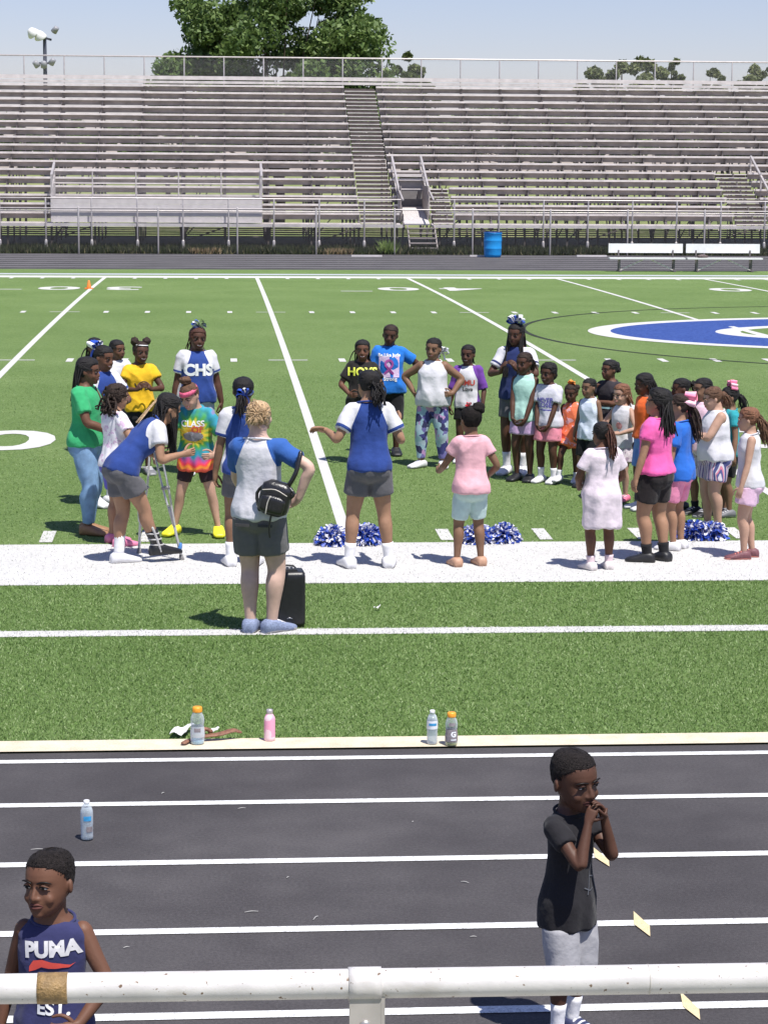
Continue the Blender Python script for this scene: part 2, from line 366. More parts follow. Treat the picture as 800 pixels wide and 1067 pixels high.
# yard lines, hash marks, ticks
for k in range(-30, 41, 5):
    x = X0+k*YD; sheet('yard_line', M_WHITE_TURF, x-.055, x+.055, YS, YS+FW, .006, ny=30)
hb = MB()
def dash(x0, x1, y0, y1, z=.0062):
    V = [(x0, y0, gz(y0)+z), (x1, y0, gz(y0)+z), (x1, y1, gz(y1)+z), (x0, y1, gz(y1)+z)]; hb.add((V, [(0, 1, 2, 3)]))
YH = [at(300, 375.5)[1], at(300, 325.5)[1]]
for k in range(-14, 30):
    x = X0+k*YD
    if k % 5:
        for yy in YH: dash(x-.055, x+.055, yy-.30, yy+.30)
        dash(x-.06, x+.06, YS+.12, YS+.72); dash(x-.055, x+.055, YS+FW-.75, YS+FW-.12)
    else:
        for yy in YH: dash(x-.33, x-.06, yy-.05, yy+.05, .0062); dash(x+.06, x+.33, yy-.05, yy+.05, .0062)
for (pa, pb, pr) in ((0, 23, 301.5), (355, 388, 303.5)):
    a, b = at(pa, pr), at(pb, pr); dash(a[0], b[0], a[1]-.1, a[1]+.1)
struct('hash_marks', hb.mesh('hash_marks', False), M_WHITE_TURF)
def number(txt, k, far):
    """a yard number: one figure either side of the line"""
    yc = YS+FW-7.3 if far else YS+7.3
    for ch, s in zip(txt, (-1, 1)):
        V, Fs = text_mesh(ch, 2.55, .05)
        V[:, 0] *= .92; V -= (V.max(0)+V.min(0))/2
        V[:, 0] += s*.86
        if far: V[:, :2] *= -1
        P = V.copy(); P[:, 0] += X0+k*YD; P[:, 1] += yc
        P[:, 2] = [gz(y)+.0066 for y in P[:, 1]]
        mb = MB().add((P, Fs)); o = link('yard_number', mb.mesh('yard_number', False), M_WHITE_TURF); o['kind'] = 'structure'
for t, k in (('20', -15), ('30', -5), ('40', 5), ('50', 15)):
    number(t, k, False); number(t, k, True)
# centre logo: a blue letter C outlined in white, and the black centre circle
LC = np.array([X0+15*YD, YS+FW/2-.1])
def ellring(name, m, ro, ri, z, a0=0, a1=360, c=LC):
    n = 120; V = []; Fs = []
    for i in range(n+1):
        a = R(a0+(a1-a0)*i/n)
        for r in (ro, ri):
            x, y = c[0]+r[0]*math.cos(a), c[1]+r[1]*math.sin(a); V.append((x, y, gz(y)+z))
    for i in range(n): Fs.append((2*i, 2*i+2, 2*i+3, 2*i+1))
    struct(name, MB().add((V, Fs)).mesh(name, False), m)
ellring('logo_outline', M_WHITE_TURF, (7.55, 5.0), (7.1, 4.55), .0080, 28, 332)
ellring('logo_letter', M_BLUE_TURF, (7.1, 4.55), (5.0, 2.75), .0080, 28, 332)
ellring('logo_inner_outline', M_WHITE_TURF, (5.0, 2.75), (4.5, 2.3), .0080, 28, 332)
ellring('centre_circle', M_BLACK_TURF, (8.85, 9.1), (8.75, 9.0), .0072)
ellring('turf_logo_centre', M_TURF, (4.5, 2.3), (0, 0), .0076)
P = [at(758, 340.6), at(764, 340.4), at(806, 351), at(800, 353)]
struct('logo_stroke', MB().add(([(p[0], p[1], gz(p[1])+.0088) for p in P], [(0, 1, 2, 3)])).mesh('logo_stroke', False), M_WHITE_TURF)
# exchange marks on the track
for poly in ([(618, 884), (634, 897), (634.5, 904), (619, 894)], [(659.6, 950.5), (676.6, 966), (677, 977), (660, 964)], [(708, 1034), (728, 1053), (729, 1064), (711, 1050)]):
    P = [at(*p) for p in poly]; struct('exchange_mark', MB().add(([(p[0], p[1], .0062) for p in P], [(3, 2, 1, 0)])).mesh('exchange_mark', False), M_YMARK)

# turf fibres (stuff)
def blades(name, m, boxes, wide, high):
    Vs = []
    for x0, x1, y0, y1, dens in boxes:
        n = int((x1-x0)*(y1-y0)*dens); x = RNG.uniform(x0, x1, n); y = RNG.uniform(y0, y1, n)
        t = (y-YS-FW/2)/(FW/2); z = np.where(np.abs(t) < 1, CROWN*(1-t*t), 0)
        if y1-y0 > 5 and y0 >= YS:
            k = RNG.random(n) < np.clip((y1-y)/(y1-y0), 0, 1)**.8
            fx = (x-X0)/YD; k &= np.abs(fx/5-np.round(fx/5))*5*YD > .07
            k &= ~((np.abs(y-YS-7.3) < .95) & (np.abs((fx-5)/10-np.round((fx-5)/10))*10*YD < 1.6))
            x, y, z = x[k], y[k], z[k]; n = len(x)
        a = RNG.uniform(0, 6.28, n); wd = wide*RNG.uniform(.6, 1.4, n); h = high*RNG.uniform(.5, 1.3, n)
        tx, ty = RNG.normal(0, high*.65, n), RNG.normal(0, high*.65, n)
        A = np.stack([x-np.cos(a)*wd, y-np.sin(a)*wd, z], 1); B = np.stack([x+np.cos(a)*wd, y+np.sin(a)*wd, z], 1)
        C = np.stack([x+tx+np.cos(a)*wd*.4, y+ty+np.sin(a)*wd*.4, z+h], 1); D = np.stack([x+tx-np.cos(a)*wd*.4, y+ty-np.sin(a)*wd*.4, z+h], 1)
        Vs.append(np.stack([A, B, C, D], 1))
    V = np.concatenate(Vs); o = link(name, quads(name, V, RNG.random(len(V))), m); o['kind'] = 'stuff'
    return o
M_BLADE = attr_mat('turf_fibre', [(0, (.058, .115, .024)), (.45, (.140, .245, .055)), (.8, (.24, .355, .12)), (1, (.42, .50, .26))], .55, .2)
M_BLADEW = attr_mat('turf_fibre_white', [(0, (.54, .53, .505)), (1, (.74, .73, .70))], .6, .2)
blades('turf_fibres', M_BLADE, [(-4, 6.5, Y_EDGE+.015, ya, 6400), (-4, 6.8, yb, SB0, 5200), (-6, 13, YS+.72, YS+17, 900), (-5.5, 8.5, YS, YS+.72, 900)], .0029, .0145)
blades('white_turf_fibres', M_BLADEW, [(-4, 6.5, ya, yb, 3000), (-5, 8, SB0, YS, 900)], .004, .014)

# ------------------------------------------------------------------ the grandstand
def px_x(px, Y): return at_y(px, 300, Y)[0]
NR, TY, RZ, Y_S0, Z_S0 = 17, .76, .347, 94.5, 1.445
YW, ZW = 93.0, 1.0                                     # front walkway
stand = empty('bleachers', (7, 100, 0))
tag(stand, 'long aluminium bleacher stand with seventeen rows of plank seats behind the far track', 'bleachers')
OS = np.array([7, 100, 0.])
def part(name, mb, m, parent=stand, off=OS, smooth=False):
    me = mb.mesh(name, smooth); V = np.empty(len(me.vertices)*3); me.vertices.foreach_get('co', V)
    V = V.reshape(-1, 3)-off; me.vertices.foreach_set('co', V.ravel()); me.update(); return link(name, me, m, parent)
XL, XR = -18.0, 33.0
A1 = (5.85, 7.3); POR = (7.5, 8.75); ST2 = (8.85, 9.75); A2 = (21.5, 22.9); PLT = (px_x(55, 93.3), px_x(273, 93.3))
def spans(i):
    cut = [A1, A2] if i > 4 or True else []
    cut = [A1]
    if i <= 3: cut += [POR, ST2]
    if i <= 1: cut += [PLT]
    if i <= 5: cut += [A2]
    elif i < 16: cut += [(25.8, 27.2)]
    out = []; x = XL
    for a, b in sorted(cut):
        out.append((x, a)); x = b
    out.append((x, XR)); return out
for i in range(NR):
    Y, Z = Y_S0+TY*i, Z_S0+RZ*i
    for a, b in spans(i):
        c, wd = (a+b)/2, b-a-.04
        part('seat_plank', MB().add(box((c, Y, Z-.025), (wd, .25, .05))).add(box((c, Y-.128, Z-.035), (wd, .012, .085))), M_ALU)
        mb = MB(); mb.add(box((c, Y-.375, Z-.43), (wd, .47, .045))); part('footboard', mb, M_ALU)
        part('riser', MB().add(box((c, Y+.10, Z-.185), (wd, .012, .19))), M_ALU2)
# top backrest and guard rail
YT = Y_S0+TY*16+.35; ZT = Z_S0+RZ*16
part('backrest', MB().add(box((7.5, YT, ZT+.33), (XR-XL, .05, .17))).add(box((7.5, YT-.02, ZT+.13), (XR-XL, .05, .12))), M_ALU)
fr = MB()
zr = at_y(30, 57.5, YT+.2)[2]
part('top_rail', MB().add(tube([(XL, YT+.2, zr), (7, YT+.2, zr), (XR, YT+.2, zr)], [.035]*3, 8, 1)), M_RAILB, smooth=True)
xs = np.arange(XL+.4, XR, 1.83); xs = xs-((xs-px_x(29, YT)+.9) % 1.83-.9)[0]
for x in xs: part('guard_post', MB().add(tube([(x, YT+.2, .2), (x, YT+.2, ZT), (x, YT+.2, zr)], [.03]*3, 8, 1)), M_RAILB, smooth=True)
mesh_top = MB().add(([(XL, YT+.21, ZT+.3), (XR, YT+.21, ZT+.3), (XR, YT+.21, zr), (XL, YT+.21, zr)], [(0, 1, 2, 3)]))
M_CHAIN = chain_mat('chain_link_wire', .075, .0042, (.45, .44, .43))
part('guard_mesh', mesh_top, M_CHAIN)
# raking frames under the planks
for x in xs:
    mb = MB(); mb.add(bar((x, Y_S0-.6, Z_S0-.62), (x, YT+.1, ZT-.45), .09, .12))
    for i in range(NR):
        Y, Z = Y_S0+TY*i, Z_S0+RZ*i
        mb.add(box((x, Y, Z-.25), (.05, .16, .42))); mb.add(box((x+.0, Y-.36, Z-.49), (.06, .36, .06)))
    for j in (0, 4, 8, 12, 16):
        Y, Z = Y_S0+TY*j, Z_S0+RZ*j; mb.add(bar((x, Y, -.05), (x, Y, Z-.5), .07))
    for j in (4, 8, 12): mb.add(bar((x, Y_S0+TY*j, .25), (x, Y_S0+TY*(j+4), Z_S0+RZ*(j+4)-.7), .05))
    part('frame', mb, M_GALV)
mb = MB()
for j in (0, 4, 8, 12, 16):
    for k, x in enumerate(xs[:-1]):
        if k % 3 == 0: mb.add(bar((x, Y_S0+TY*j+.05, .2), (xs[k+1], Y_S0+TY*j+.05, Z_S0+RZ*j-.6), .045))
    mb.add(bar((XL, Y_S0+TY*j+.06, .45), (XR, Y_S0+TY*j+.06, .45), .06))
part('brace', mb, M_GALV)
# front walkway with its rail
mb = MB(); mb.add(box(((XL+POR[0])/2, YW+.55, ZW-.04), (POR[0]-XL, 1.5, .07))); mb.add(box(((XR+POR[1])/2, YW+.55, ZW-.04), (XR-POR[1], 1.5, .07)))
mb.add(box(((XL+POR[0])/2, YW-.21, ZW-.045), (POR[0]-XL, .015, .13))); mb.add(box(((XR+POR[1])/2, YW-.21, ZW-.045), (XR-POR[1], .015, .13)))
part('walkway', mb, M_ALU)
zt = 2.02
mb = MB()
for z in (zt, 1.52): mb.add(tube([(XL, YW-.24, z), (PLT[0], YW-.24, z), (POR[0]-.1, YW-.24, z)], [.028]*3, 8, 1)); mb.add(tube([(POR[1]+.1, YW-.24, z), (15, YW-.24, z), (XR, YW-.24, z)], [.028]*3, 8, 1))
part('front_rail', mb, M_RAILB, smooth=True)
x = px_x(2, YW)-1.83*5
while x < XR:
    if not (POR[0]-.05 < x < POR[1]+.05):
        mb = MB().add(tube([(x, YW-.24, .02), (x, YW-.24, 1), (x, YW-.24, zt)], [.034]*3, 8, 1)); mb.add(tube([(x, YW-.24, .02), (x, YW-.24, .32)], [.065, .06], 8, 1)); mb.add(box((x, YW-.24, .02), (.22, .22, .03)))
        part('rail_post', mb, M_RAILB, smooth=True)
    x += 1.83
# aisle steps
M_GAPSHADE = mat('step_gap_shade', (.060, .046, .042), .7, .3, 4)  # dark panels added to paint in the shadowed gaps between steps
def steps(x0, x1, i0, i1, nm='aisle_step'):
    for i in range(i0, i1):
        Y, Z = Y_S0+TY*i, Z_S0+RZ*i; mb = MB(); c, wd = (x0+x1)/2, x1-x0-.03
        mb.add(box((c, Y-.34, Z-.40), (wd, .30, .04))); mb.add(box((c, Y+.04, Z-.40+RZ/2), (wd, .30, .04)))
        part('step_gap_shade', MB().add(box((c, Y-.17, Z-.43+RZ*.25), (wd-.04, .012, RZ*.42))).add(box((c, Y+.215, Z-.43+RZ*.75), (wd-.04, .012, RZ*.42))), M_GAPSHADE)
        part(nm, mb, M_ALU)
steps(*A1, 0, 17); steps(*A2, 0, 6); steps(*ST2, 0, 4); steps(25.8, 27.2, 6, 16)
# wheelchair platform front
mb = MB()
for k in range(4): mb.add(box(((PLT[0]+PLT[1])/2, YW+.02+.004*k, 1.06+.245*k+.11), (PLT[1]-PLT[0], .03, .235)))
mb.add(box(((PLT[0]+PLT[1])/2, YW+.9, 2.02), (PLT[1]-PLT[0], 1.7, .05)))
part('platform_panel', mb, M_PANELW)
mb = MB(); c = (PLT[0]+PLT[1])/2
yp = 94.9; zp = at_y(150, 178.5, yp)[2]
for z in (zp, zp-.5): mb.add(tube([(PLT[0], yp, z), (c, yp, z), (PLT[1], yp, z)], [.03]*3, 8, 1))
for px in (57, 98, 143, 187, 231, 271): x = px_x(px, yp); mb.add(tube([(x, yp, 2), (x, yp, zp)], [.03, .03], 8, 1))
for x in PLT:
    for yy, z0, z1 in ((93.6, 1, 2.9), (95.4, 2, 3.35)): mb.add(box((x, yy, (z0+z1)/2), (.07, .07, z1-z0)))
    mb.add(bar((x, 93.6, 2.9), (x, 95.4, 3.4), .09)); mb.add(bar((x, 93.6, 2.3), (x, 95.4, 2.9), .05))
part('platform_rail', mb, M_RAILB, smooth=False)
part('platform_mesh', MB().add(([(PLT[0], yp+.03, 2.05), (PLT[1], yp+.03, 2.05), (PLT[1], yp+.03, zp), (PLT[0], yp+.03, zp)], [(0, 1, 2, 3)])), M_CHAIN)
# entry portal
pc, pw = sum(POR)/2, POR[1]-POR[0]
part('portal_back', MB().add(box((pc+.08, 97.6, 2.2), (pw-.25, .06, 1.4))), mat('portal_grey', (.20, .19, .195), .6, .1, 4))
part('portal_floor', MB().add(box((pc+.05, 95.7, 1.32), (pw-.2, 3.6, .06), rx(.18))), M_PANELW)
part('portal_side', MB().add(box((POR[0]+.06, 96, 1.75), (.05, 2.6, 1.6))).add(box((POR[1]-.05, 96, 1.75), (.05, 2.6, 1.6))), M_ALU2)
part('portal_lintel', MB().add(box((pc, 97.5, 2.98), (pw, .3, .12))), M_ALU)
for x in POR:
    mb = MB(); ytop, ybot = 99.0, 95.0
    z1 = at_y(415, 163, ytop)[2]; z0 = at_y(415, 198, ybot)[2]
    for d in (0, -.45): mb.add(bar((x, ytop, z1+d), (x, ybot, z0+d), .08 if d == 0 else .05))
    mb.add(bar((x, ytop, z1), (x, ytop, z1-1.1), .07)); mb.add(bar((x, ybot, z0), (x, ybot, 1.2), .07)); mb.add(bar((x, 97, (z0+z1)/2), (x, 97, 1.6), .06))
    mb.add(bar((x, ybot, z0), (x, YW-.2, 2.0), .06))
    part('portal_rail', mb, M_RAILB)
x = 23.2; mb = MB().add(bar((x, 99, at_y(780, 163, 99)[2]), (x, 95, at_y(780, 205, 95)[2]), .08)).add(bar((x, 99, 3.9), (x, 99, 2.6), .07)).add(bar((x, 95, 2.6), (x, 95, 1.0), .07)).add(bar((x, 97, 3.2), (x, 97, 1.6), .06)); part('portal_rail', mb, M_RAILB)
mb = MB()
for k in range(5): mb.add(box((pc+.1, YW-1.7+.3*k, .12+.19*k), (pw-.15, .28, .05)))
for s in (-1, 1): mb.add(bar((pc+.1+s*(pw-.15)/2, YW-1.85, .0), (pc+.1+s*(pw-.15)/2, YW-.3, .95), .05, .12))
part('entry_steps', mb, M_ALU2)  # darker riser metal stands in for the shade on these steps

# chain-link fence between track and stand
YF = Y_FT1+.25
zf = at_y(100, 217, YF)[2]
fence = empty('chain_link_fence', (7, YF, 0)); tag(fence, 'grey chain-link fence with steel posts along the far edge of the track', 'fence'); OF = np.array([7, YF, 0.])
part('top_rail', MB().add(tube([(XL, YF, zf), (7, YF, zf), (XR, YF, zf)], [.025]*3, 8, 1)), M_RAILB, fence, OF, True)
M_CHAIN2 = chain_mat('fence_wire', .07, .0048, (.16, .15, .145))
part('wire_mesh', MB().add(([(XL, YF+.03, .03), (XR, YF+.03, .03), (XR, YF+.03, zf), (XL, YF+.03, zf)], [(0, 1, 2, 3)])), M_CHAIN2, fence, OF)
x = px_x(83, YF)-3.02*4
while x < XR:
    part('post', MB().add(tube([(x, YF, -.05), (x, YF, 1), (x, YF, zf+.03)], [.035]*3, 8, 1)), M_RAILB, fence, OF, True); x += 3.02
def clump(name, m, x0, x1, y0, y1, n, h, wd):
    x = RNG.uniform(x0, x1, n); y = RNG.uniform(y0, y1, n); a = RNG.uniform(0, 6.28, n); hh = h*RNG.uniform(.3, 1.2, n)
    dx, dy = np.cos(a)*wd, np.sin(a)*wd; tx, ty = RNG.normal(0, h*.4, n), RNG.normal(0, h*.4, n)
    V = np.stack([np.stack([x-dx, y-dy, 0*x-.03], 1), np.stack([x+dx, y+dy, 0*x-.03], 1), np.stack([x+tx, y+ty, hh], 1)], 1)
    o = link(name, quads(name, V, RNG.random(n)), m); o['kind'] = 'stuff'
M_WEED = attr_mat('weed_blades', [(0, (.012, .018, .008)), (.6, (.028, .040, .014)), (.88, (.06, .075, .028)), (1, (.20, .17, .09))], .8, .2)
clump('weeds_by_fence', M_WEED, -14, 30, Y_FT1+.1, YF+6.0, 34000, .24, .025)
M_TAN = attr_mat('dry_weed', [(0, (.25, .18, .09)), (1, (.50, .38, .22))], .9, .2)
for px in (215, 352): x = px_x(px, YF); clump('dry_weeds', M_TAN, x-.55, x+.55, YF+.1, YF+.7, 500, .22, .025)
M_LIME = attr_mat('lime_weed', [(0, (.14, .22, .05)), (1, (.38, .48, .16))], .9, .3)
x = px_x(404, YF); clump('tall_weed', M_LIME, x-.2, x+.25, YF+.1, YF+.5, 260, .55, .03)
for px in (382, 505, 616):
    P = at(px, 267.5); link('white_board', MB().add(box((0, 0, .03), (1.15, .18, .06))).mesh('b', False), M_PANELW, loc=P)
    o = bpy.data.objects['white_board'] if px == 382 else bpy.data.objects['white_board.%03d' % (1 if px == 505 else 2)]
    tag(o, {382: 'low white board lying on the far track edge left of the stand steps', 505: 'low white board lying in front of the blue barrel', 616: 'low white board lying left of the white team benches'}[px], 'board', 'boards lying on the far track')

# ------------------------------------------------------------------ trees, light pole
M_BARK = mat('bark', (.10, .075, .05), .9, .3, 8, .5)
def tree(name, c, trunk_h, env, n, leaf, label, stops, seed, nl=46):
    """c base; env: crown ellipsoids (dx,dy,z,rx,ry,rz)"""
    g = np.random.default_rng(seed); root = empty(name, c); tag(root, label, 'tree', 'trees behind the bleachers')
    mb = MB(); top = trunk_h*1.7; r0 = trunk_h*.075
    mb.add(tube([(0, 0, -.2), (.1, 0, trunk_h*.5), (-.1, .1, trunk_h), (.1, 0, top)], [r0*1.3, r0, r0*.8, r0*.25], 10, 3))
    cl = []
    for dx, dy, z, a, b, cc in env:
        k = max(4, int(nl*a*cc/ sum(e[3]*e[5] for e in env)))
        u = g.normal(size=(k, 3)); u /= np.linalg.norm(u, axis=1)[:, None]; u *= (g.uniform(.25, 1, k)**.45)[:, None]
        cl.append(np.array([dx, dy, z])+u*[a, b, cc])
    cl = np.concatenate(cl)
    for p in cl[::3]:
        s = np.array([0, 0, trunk_h*g.uniform(.7, 1.4)]); mid = s*.5+p*.5+[0, 0, -.3]; mb.add(tube([s, mid, p], [r0*.4, r0*.22, r0*.06], 6, 2))
    link('trunk', mb.mesh('trunk'), M_BARK, root)
    ci = g.integers(0, len(cl), n); rad = g.uniform(.55, 1.15, len(cl))*(env[0][3]*.26)
    u = g.normal(size=(n, 3)); u /= np.linalg.norm(u, axis=1)[:, None]
    p = cl[ci]+u*(g.uniform(.1, 1, n)**.6*rad[ci])[:, None]*[1, 1, .8]
    a = g.normal(size=(n, 3)); a /= np.linalg.norm(a, axis=1)[:, None]; b = np.cross(a, g.normal(size=(n, 3))); b /= np.linalg.norm(b, axis=1)[:, None]
    s = (leaf*g.uniform(.6, 1.3, n))[:, None]
    V = np.stack([p-a*s, p-b*s*.55, p+a*s, p+b*s*.55], 1)
    tn = np.clip(.25*g.random(len(cl))[ci]+.75*g.random(n), 0, 1)
    me = quads('crown', V, tn); link('crown', me, attr_mat(name+'_leaf', stops, .5, .3), root)
DK = [(0, (.060, .105, .028)), (.5, (.125, .195, .055)), (.85, (.21, .29, .095)), (1, (.33, .40, .16))]
OL = [(0, (.09, .115, .045)), (.5, (.17, .20, .08)), (1, (.30, .32, .15))]
D = 128
c0 = at_y(291, 300, D)[0]
tree('broadleaf_tree', (c0, D, 0), 3.2, [(0, 0, 9.8, 5.4, 4.5, 3.8), (-4.4, 0, 7.6, 2.9, 3.2, 2.4), (-3.4, 0, 6.4, 3.4, 3, 2.0), (3.4, 0, 7.6, 3.0, 3, 2.8), (2.4, 0, 11.2, 3.2, 3, 2.8), (-2.6, 0, 10.8, 3.0, 3, 2.4), (.3, 0, 6.4, 3.6, 3, 2), (4.9, 0, 7.2, 1.6, 1.2, 1.1), (6.4, 0, 6.3, 1.5, 1.2, .8), (-5.6, 0, 6.6, 1.2, 1.2, 1.3)], 60000, .17, 'big dark green broadleaf tree rising above the bleachers', DK, 3, 110)
def small_tree(px, pyt, D, wpx, label, seed, st=OL):
    s = D/F; top = at_y(px, pyt, D)[2]; w_ = wpx*s/2; x = at_y(px, 300, D)[0]
    tree('broadleaf_tree', (x, D, 0), top*.35, [(0, 0, top*.76, w_*.72, w_*.7, top*.32), (-w_*.6, 0, top*.70, w_*.45, w_*.5, top*.24), (w_*.6, 0, top*.70, w_*.45, w_*.5, top*.24)], 13000, .20, label, st, seed, 60)
small_tree(646, 61, 165, 92, 'small olive tree above the stand to the right of centre', 11)
small_tree(695, 66, 165, 30, 'narrow little olive tree showing above the stand rail', 12)
small_tree(788, 65, 165, 62, 'pale olive tree above the stand at its far right end', 13)
small_tree(738, 78, 168, 40, 'low tree crown just showing over the top bench', 14)
small_tree(422, 64, 140, 70, 'yellowish tree at the right foot of the big dark tree', 15, [(0, (.06, .09, .03)), (.5, (.12, .16, .05)), (1, (.26, .29, .12))])
for k, (px, pyt, wpx) in enumerate(((60, 128, 90), (175, 118, 120), (330, 112, 150), (520, 112, 130), (610, 105, 120), (720, 104, 140), (-20, 110, 90), (440, 122, 90), (800, 104, 110))):
    small_tree(px, pyt, 190, wpx, 'dim tree glimpsed through the gaps between bleacher planks', 30+k, DK)

Dp = 175; P = at_y(51, 300, Dp); pole = empty('stadium_light_pole', (P[0], Dp, 0)); tag(pole, 'tall dark light pole with floodlights above the left of the stand', 'light pole')
zt_ = at_y(50, 38, Dp)[2]; u = .86*Dp/F
link('pole', MB().add(tube([(0, 0, 0), (0, 0, zt_*.5), (0, 0, zt_)], [.22, .18, .13], 10, 1)).mesh('pole'), mat('pole_steel', (.06, .065, .09), .5), pole)
link('crossarm', MB().add(bar((-6*u, 0, zt_-.0), (8*u, 0, zt_-.25), .16)).add(bar((-7*u, 0, zt_-31*u), (7*u, 0, zt_-31*u), .14)).mesh('crossarm', False), mat('pole_steel', (.06, .065, .09)), pole)
for dx, dz, tx, big in ((-12, 2, -40, 1), (-4, -2, -20, 1), (11, 5, 38, 0), (-8, -35, -35, 0), (-1, -36, 0, 0), (7, -32, 35, 0)):
    q = ry_(R(tx)); mb = MB(); V, Fs = lathe([(.1, .55), (.22, .5), (.36, .3), (.48, .05), (.46, -.02)] if big else [(.1, .5), (.2, .45), (.24, 0)], n=16)
    V = V@(q@rx(R(25))).T+np.array([dx*u, -.3, zt_+dz*u]); link('floodlight', MB().add((V, Fs)).mesh('floodlight'), mat('lamp_white', (.75, .74, .73), .4) if big else mat('lamp_grey', (.30, .30, .32), .4), pole)

# ------------------------------------------------------------------ benches, barrel, pylon
def bench(x, y, label):
    b = empty('team_bench', (x, y, gz(y))); tag(b, label, 'bench', 'white team benches on the far sideline')
    link('backrest', MB().add(box((0, .22, .76), (2.46, .04, .30))).mesh('b', False), M_WHITE, b)
    link('seat', MB().add(box((0, -.05, .44), (2.5, .28, .05))).mesh('b', False), M_WHITE, b)
    for s in (-1, 1):
        mb = MB(); mb.add(bar((s*.9, -.05, .415), (s*.9, -.05, .03), .05)); mb.add(bar((s*.9, .18, .03), (s*.9, .19, .7), .045)); mb.add(box((s*.9, .05, .02), (.07, .62, .04)))
        link('leg', mb.mesh('l', False), M_GALV, b)
        link('brace', MB().add(bar((s*.88, -.05, .06), (s*.12, -.05, .40), .035)).mesh('b', False), M_ALU, b)
    return b
Pb = at(673, 283.2); bench(Pb[0], Pb[1], 'white metal team bench with backrest, left of the pair, on the far turf edge')
Pc = at(753.5, 283.4); bench(Pc[0], Pc[1], 'white metal team bench with a small dark bundle on its seat')
V, Fs = ell((0, 0, .05), (.16, .10, .07)); V += wnoise(V, 18, 3)[:, None]*.012
bd = link('cloth_bundle', MB().add((V, Fs)).add(ell((.12, .02, .04), (.10, .08, .05))).mesh('b'), mat('bundle_cloth', (.12, .09, .09), .9, .6, 20), loc=(Pc[0]-.75, Pc[1]-.05, gz(Pc[1])+.465)); tag(bd, 'small dark bundle of clothing left on the right team bench', 'clothing')
P = at(513, 268); br = empty('plastic_barrel', P); tag(br, 'bright blue plastic barrel standing by the fence below the stand', 'barrel')
link('drum', MB().add(lathe([(.28, 0), (.31, .02), (.325, .12), (.33, .3), (.338, .32), (.338, .34), (.333, .36), (.338, .6), (.344, .62), (.344, .64), (.339, .66), (.335, .86), (.35, .88), (.345, .91), (.31, .91), (.30, .75)], n=28)).mesh('d'), mat('blue_barrel', (.015, .30, .72), .4, .06, 5), br)
link('rim', MB().add(tube([(.335*math.cos(a), .335*math.sin(a), .92) for a in np.linspace(0, 6.283, 25)], [.02]*25, 6, 1)).mesh('r'), mat('blue_barrel_dark', (.01, .08, .28), .4), br)
P = at(93, 301); pf = empty('pylon', P); tag(pf, 'small orange pylon standing on a far yard line', 'pylon')
link('cone', MB().add(lathe([(.07, .02), (.06, .04), (.025, .22), (.012, .23)], n=18)).mesh('c'), mat('orange_plastic', (.85, .20, .02), .5), pf)
link('base', MB().add(box((0, 0, .012), (.22, .22, .025))).mesh('b', False), mat('orange_plastic', (.85, .20, .02), .5), pf)

# ------------------------------------------------------------------ foreground hand rail
YR_ = 3.45
rail = empty('hand_rail', (.25, YR_, 0)); tag(rail, 'white painted pipe hand rail in the foreground of the stands', 'railing'); ORL = np.array([.25, YR_, 0])
def railpt(px, py): return at_y(px, py, YR_)
a, b = railpt(0, 1030.5), railpt(800, 1018.5); d = b-a
M_RAIL = mat('white_rail_paint', (.58, .555, .54), .45, .14, 9, .08, 60, coat=.1)
def worn_paint(m):
    t = m.node_tree; L = t.links.new; b = t.nodes['Principled BSDF']; src = b.inputs['Base Color'].links[0].from_socket; tc = nd(t, 'ShaderNodeTexCoord'); prev = src
    for sc, lo, hi, col, st in ((90, .66, .70, (.16, .10, .06), (1, 1, 1)), (14, .55, .78, (.36, .32, .27), (.35, 1, 1)), (260, .68, .72, (.30, .26, .22), (1, 1, 1))):
        mp = nd(t, 'ShaderNodeMapping'); mp.inputs['Scale'].default_value = st; L(tc.outputs['Object'], mp.inputs[0]); n = nd(t, 'ShaderNodeTexNoise'); n.inputs['Scale'].default_value = sc; n.inputs['Detail'].default_value = 6; L(mp.outputs[0], n.inputs['Vector'])
        r = nd(t, 'ShaderNodeMapRange'); r.inputs[1].default_value = lo; r.inputs[2].default_value = hi; L(n.outputs['Fac'], r.inputs[0])
        mx = nd(t, 'ShaderNodeMix', data_type='RGBA'); L(r.outputs[0], mx.inputs[0]); L(prev, mx.inputs[6]); mx.inputs[7].default_value = (*col, 1); prev = mx.outputs[2]
    L(prev, b.inputs['Base Color'])
worn_paint(M_RAIL)
pr = .0237
part('pipe', MB().add(tube([a-d*1.5, a, a+d*.5, b, b+d*1.5], [pr]*5, 28, 2)), M_RAIL, rail, ORL, True)
pj = a+d*(672/800); dn = d/np.linalg.norm(d)
part('joint', MB().add(tube([pj-dn*.0011, pj+dn*.0011], [pr+.0005]*2, 28, 1, 'flat')), mat('rail_joint', (.50, .47, .43), .5), rail, ORL, True)
pt = a+d*(54/800); part('tape_band', MB().add(tube([pt-dn*.0235, pt, pt+dn*.0235], [pr+.0012]*3, 28, 2, 'flat')), mat('brown_tape', (.27, .17, .07), .6, .35, 60, .4), rail, ORL, True)
pk = a+d*(375/800)
part('clamp', MB().add(tube([pk-dn*.026, pk, pk+dn*.026], [pr+.0028]*3, 28, 2, 'flat')), M_RAIL, rail, ORL, True)
mb = MB(); mb.add(box((pk[0]+.0, YR_-.012, pk[2]-.075), (.050, .012, .12))); mb.add(box((pk[0]+.028, YR_+.004, pk[2]-.075), (.006, .045, .12)))
part('bracket', mb, mat('rail_bracket', (.40, .37, .34), .5, .1, 20), rail, ORL)
part('bolt', MB().add(ell((pk[0], YR_-.02, pk[2]-.062), (.0095, .006, .0095))), mat('zinc_bolt', (.45, .43, .40), .35, .1, 40, metal=.6), rail, ORL, True)
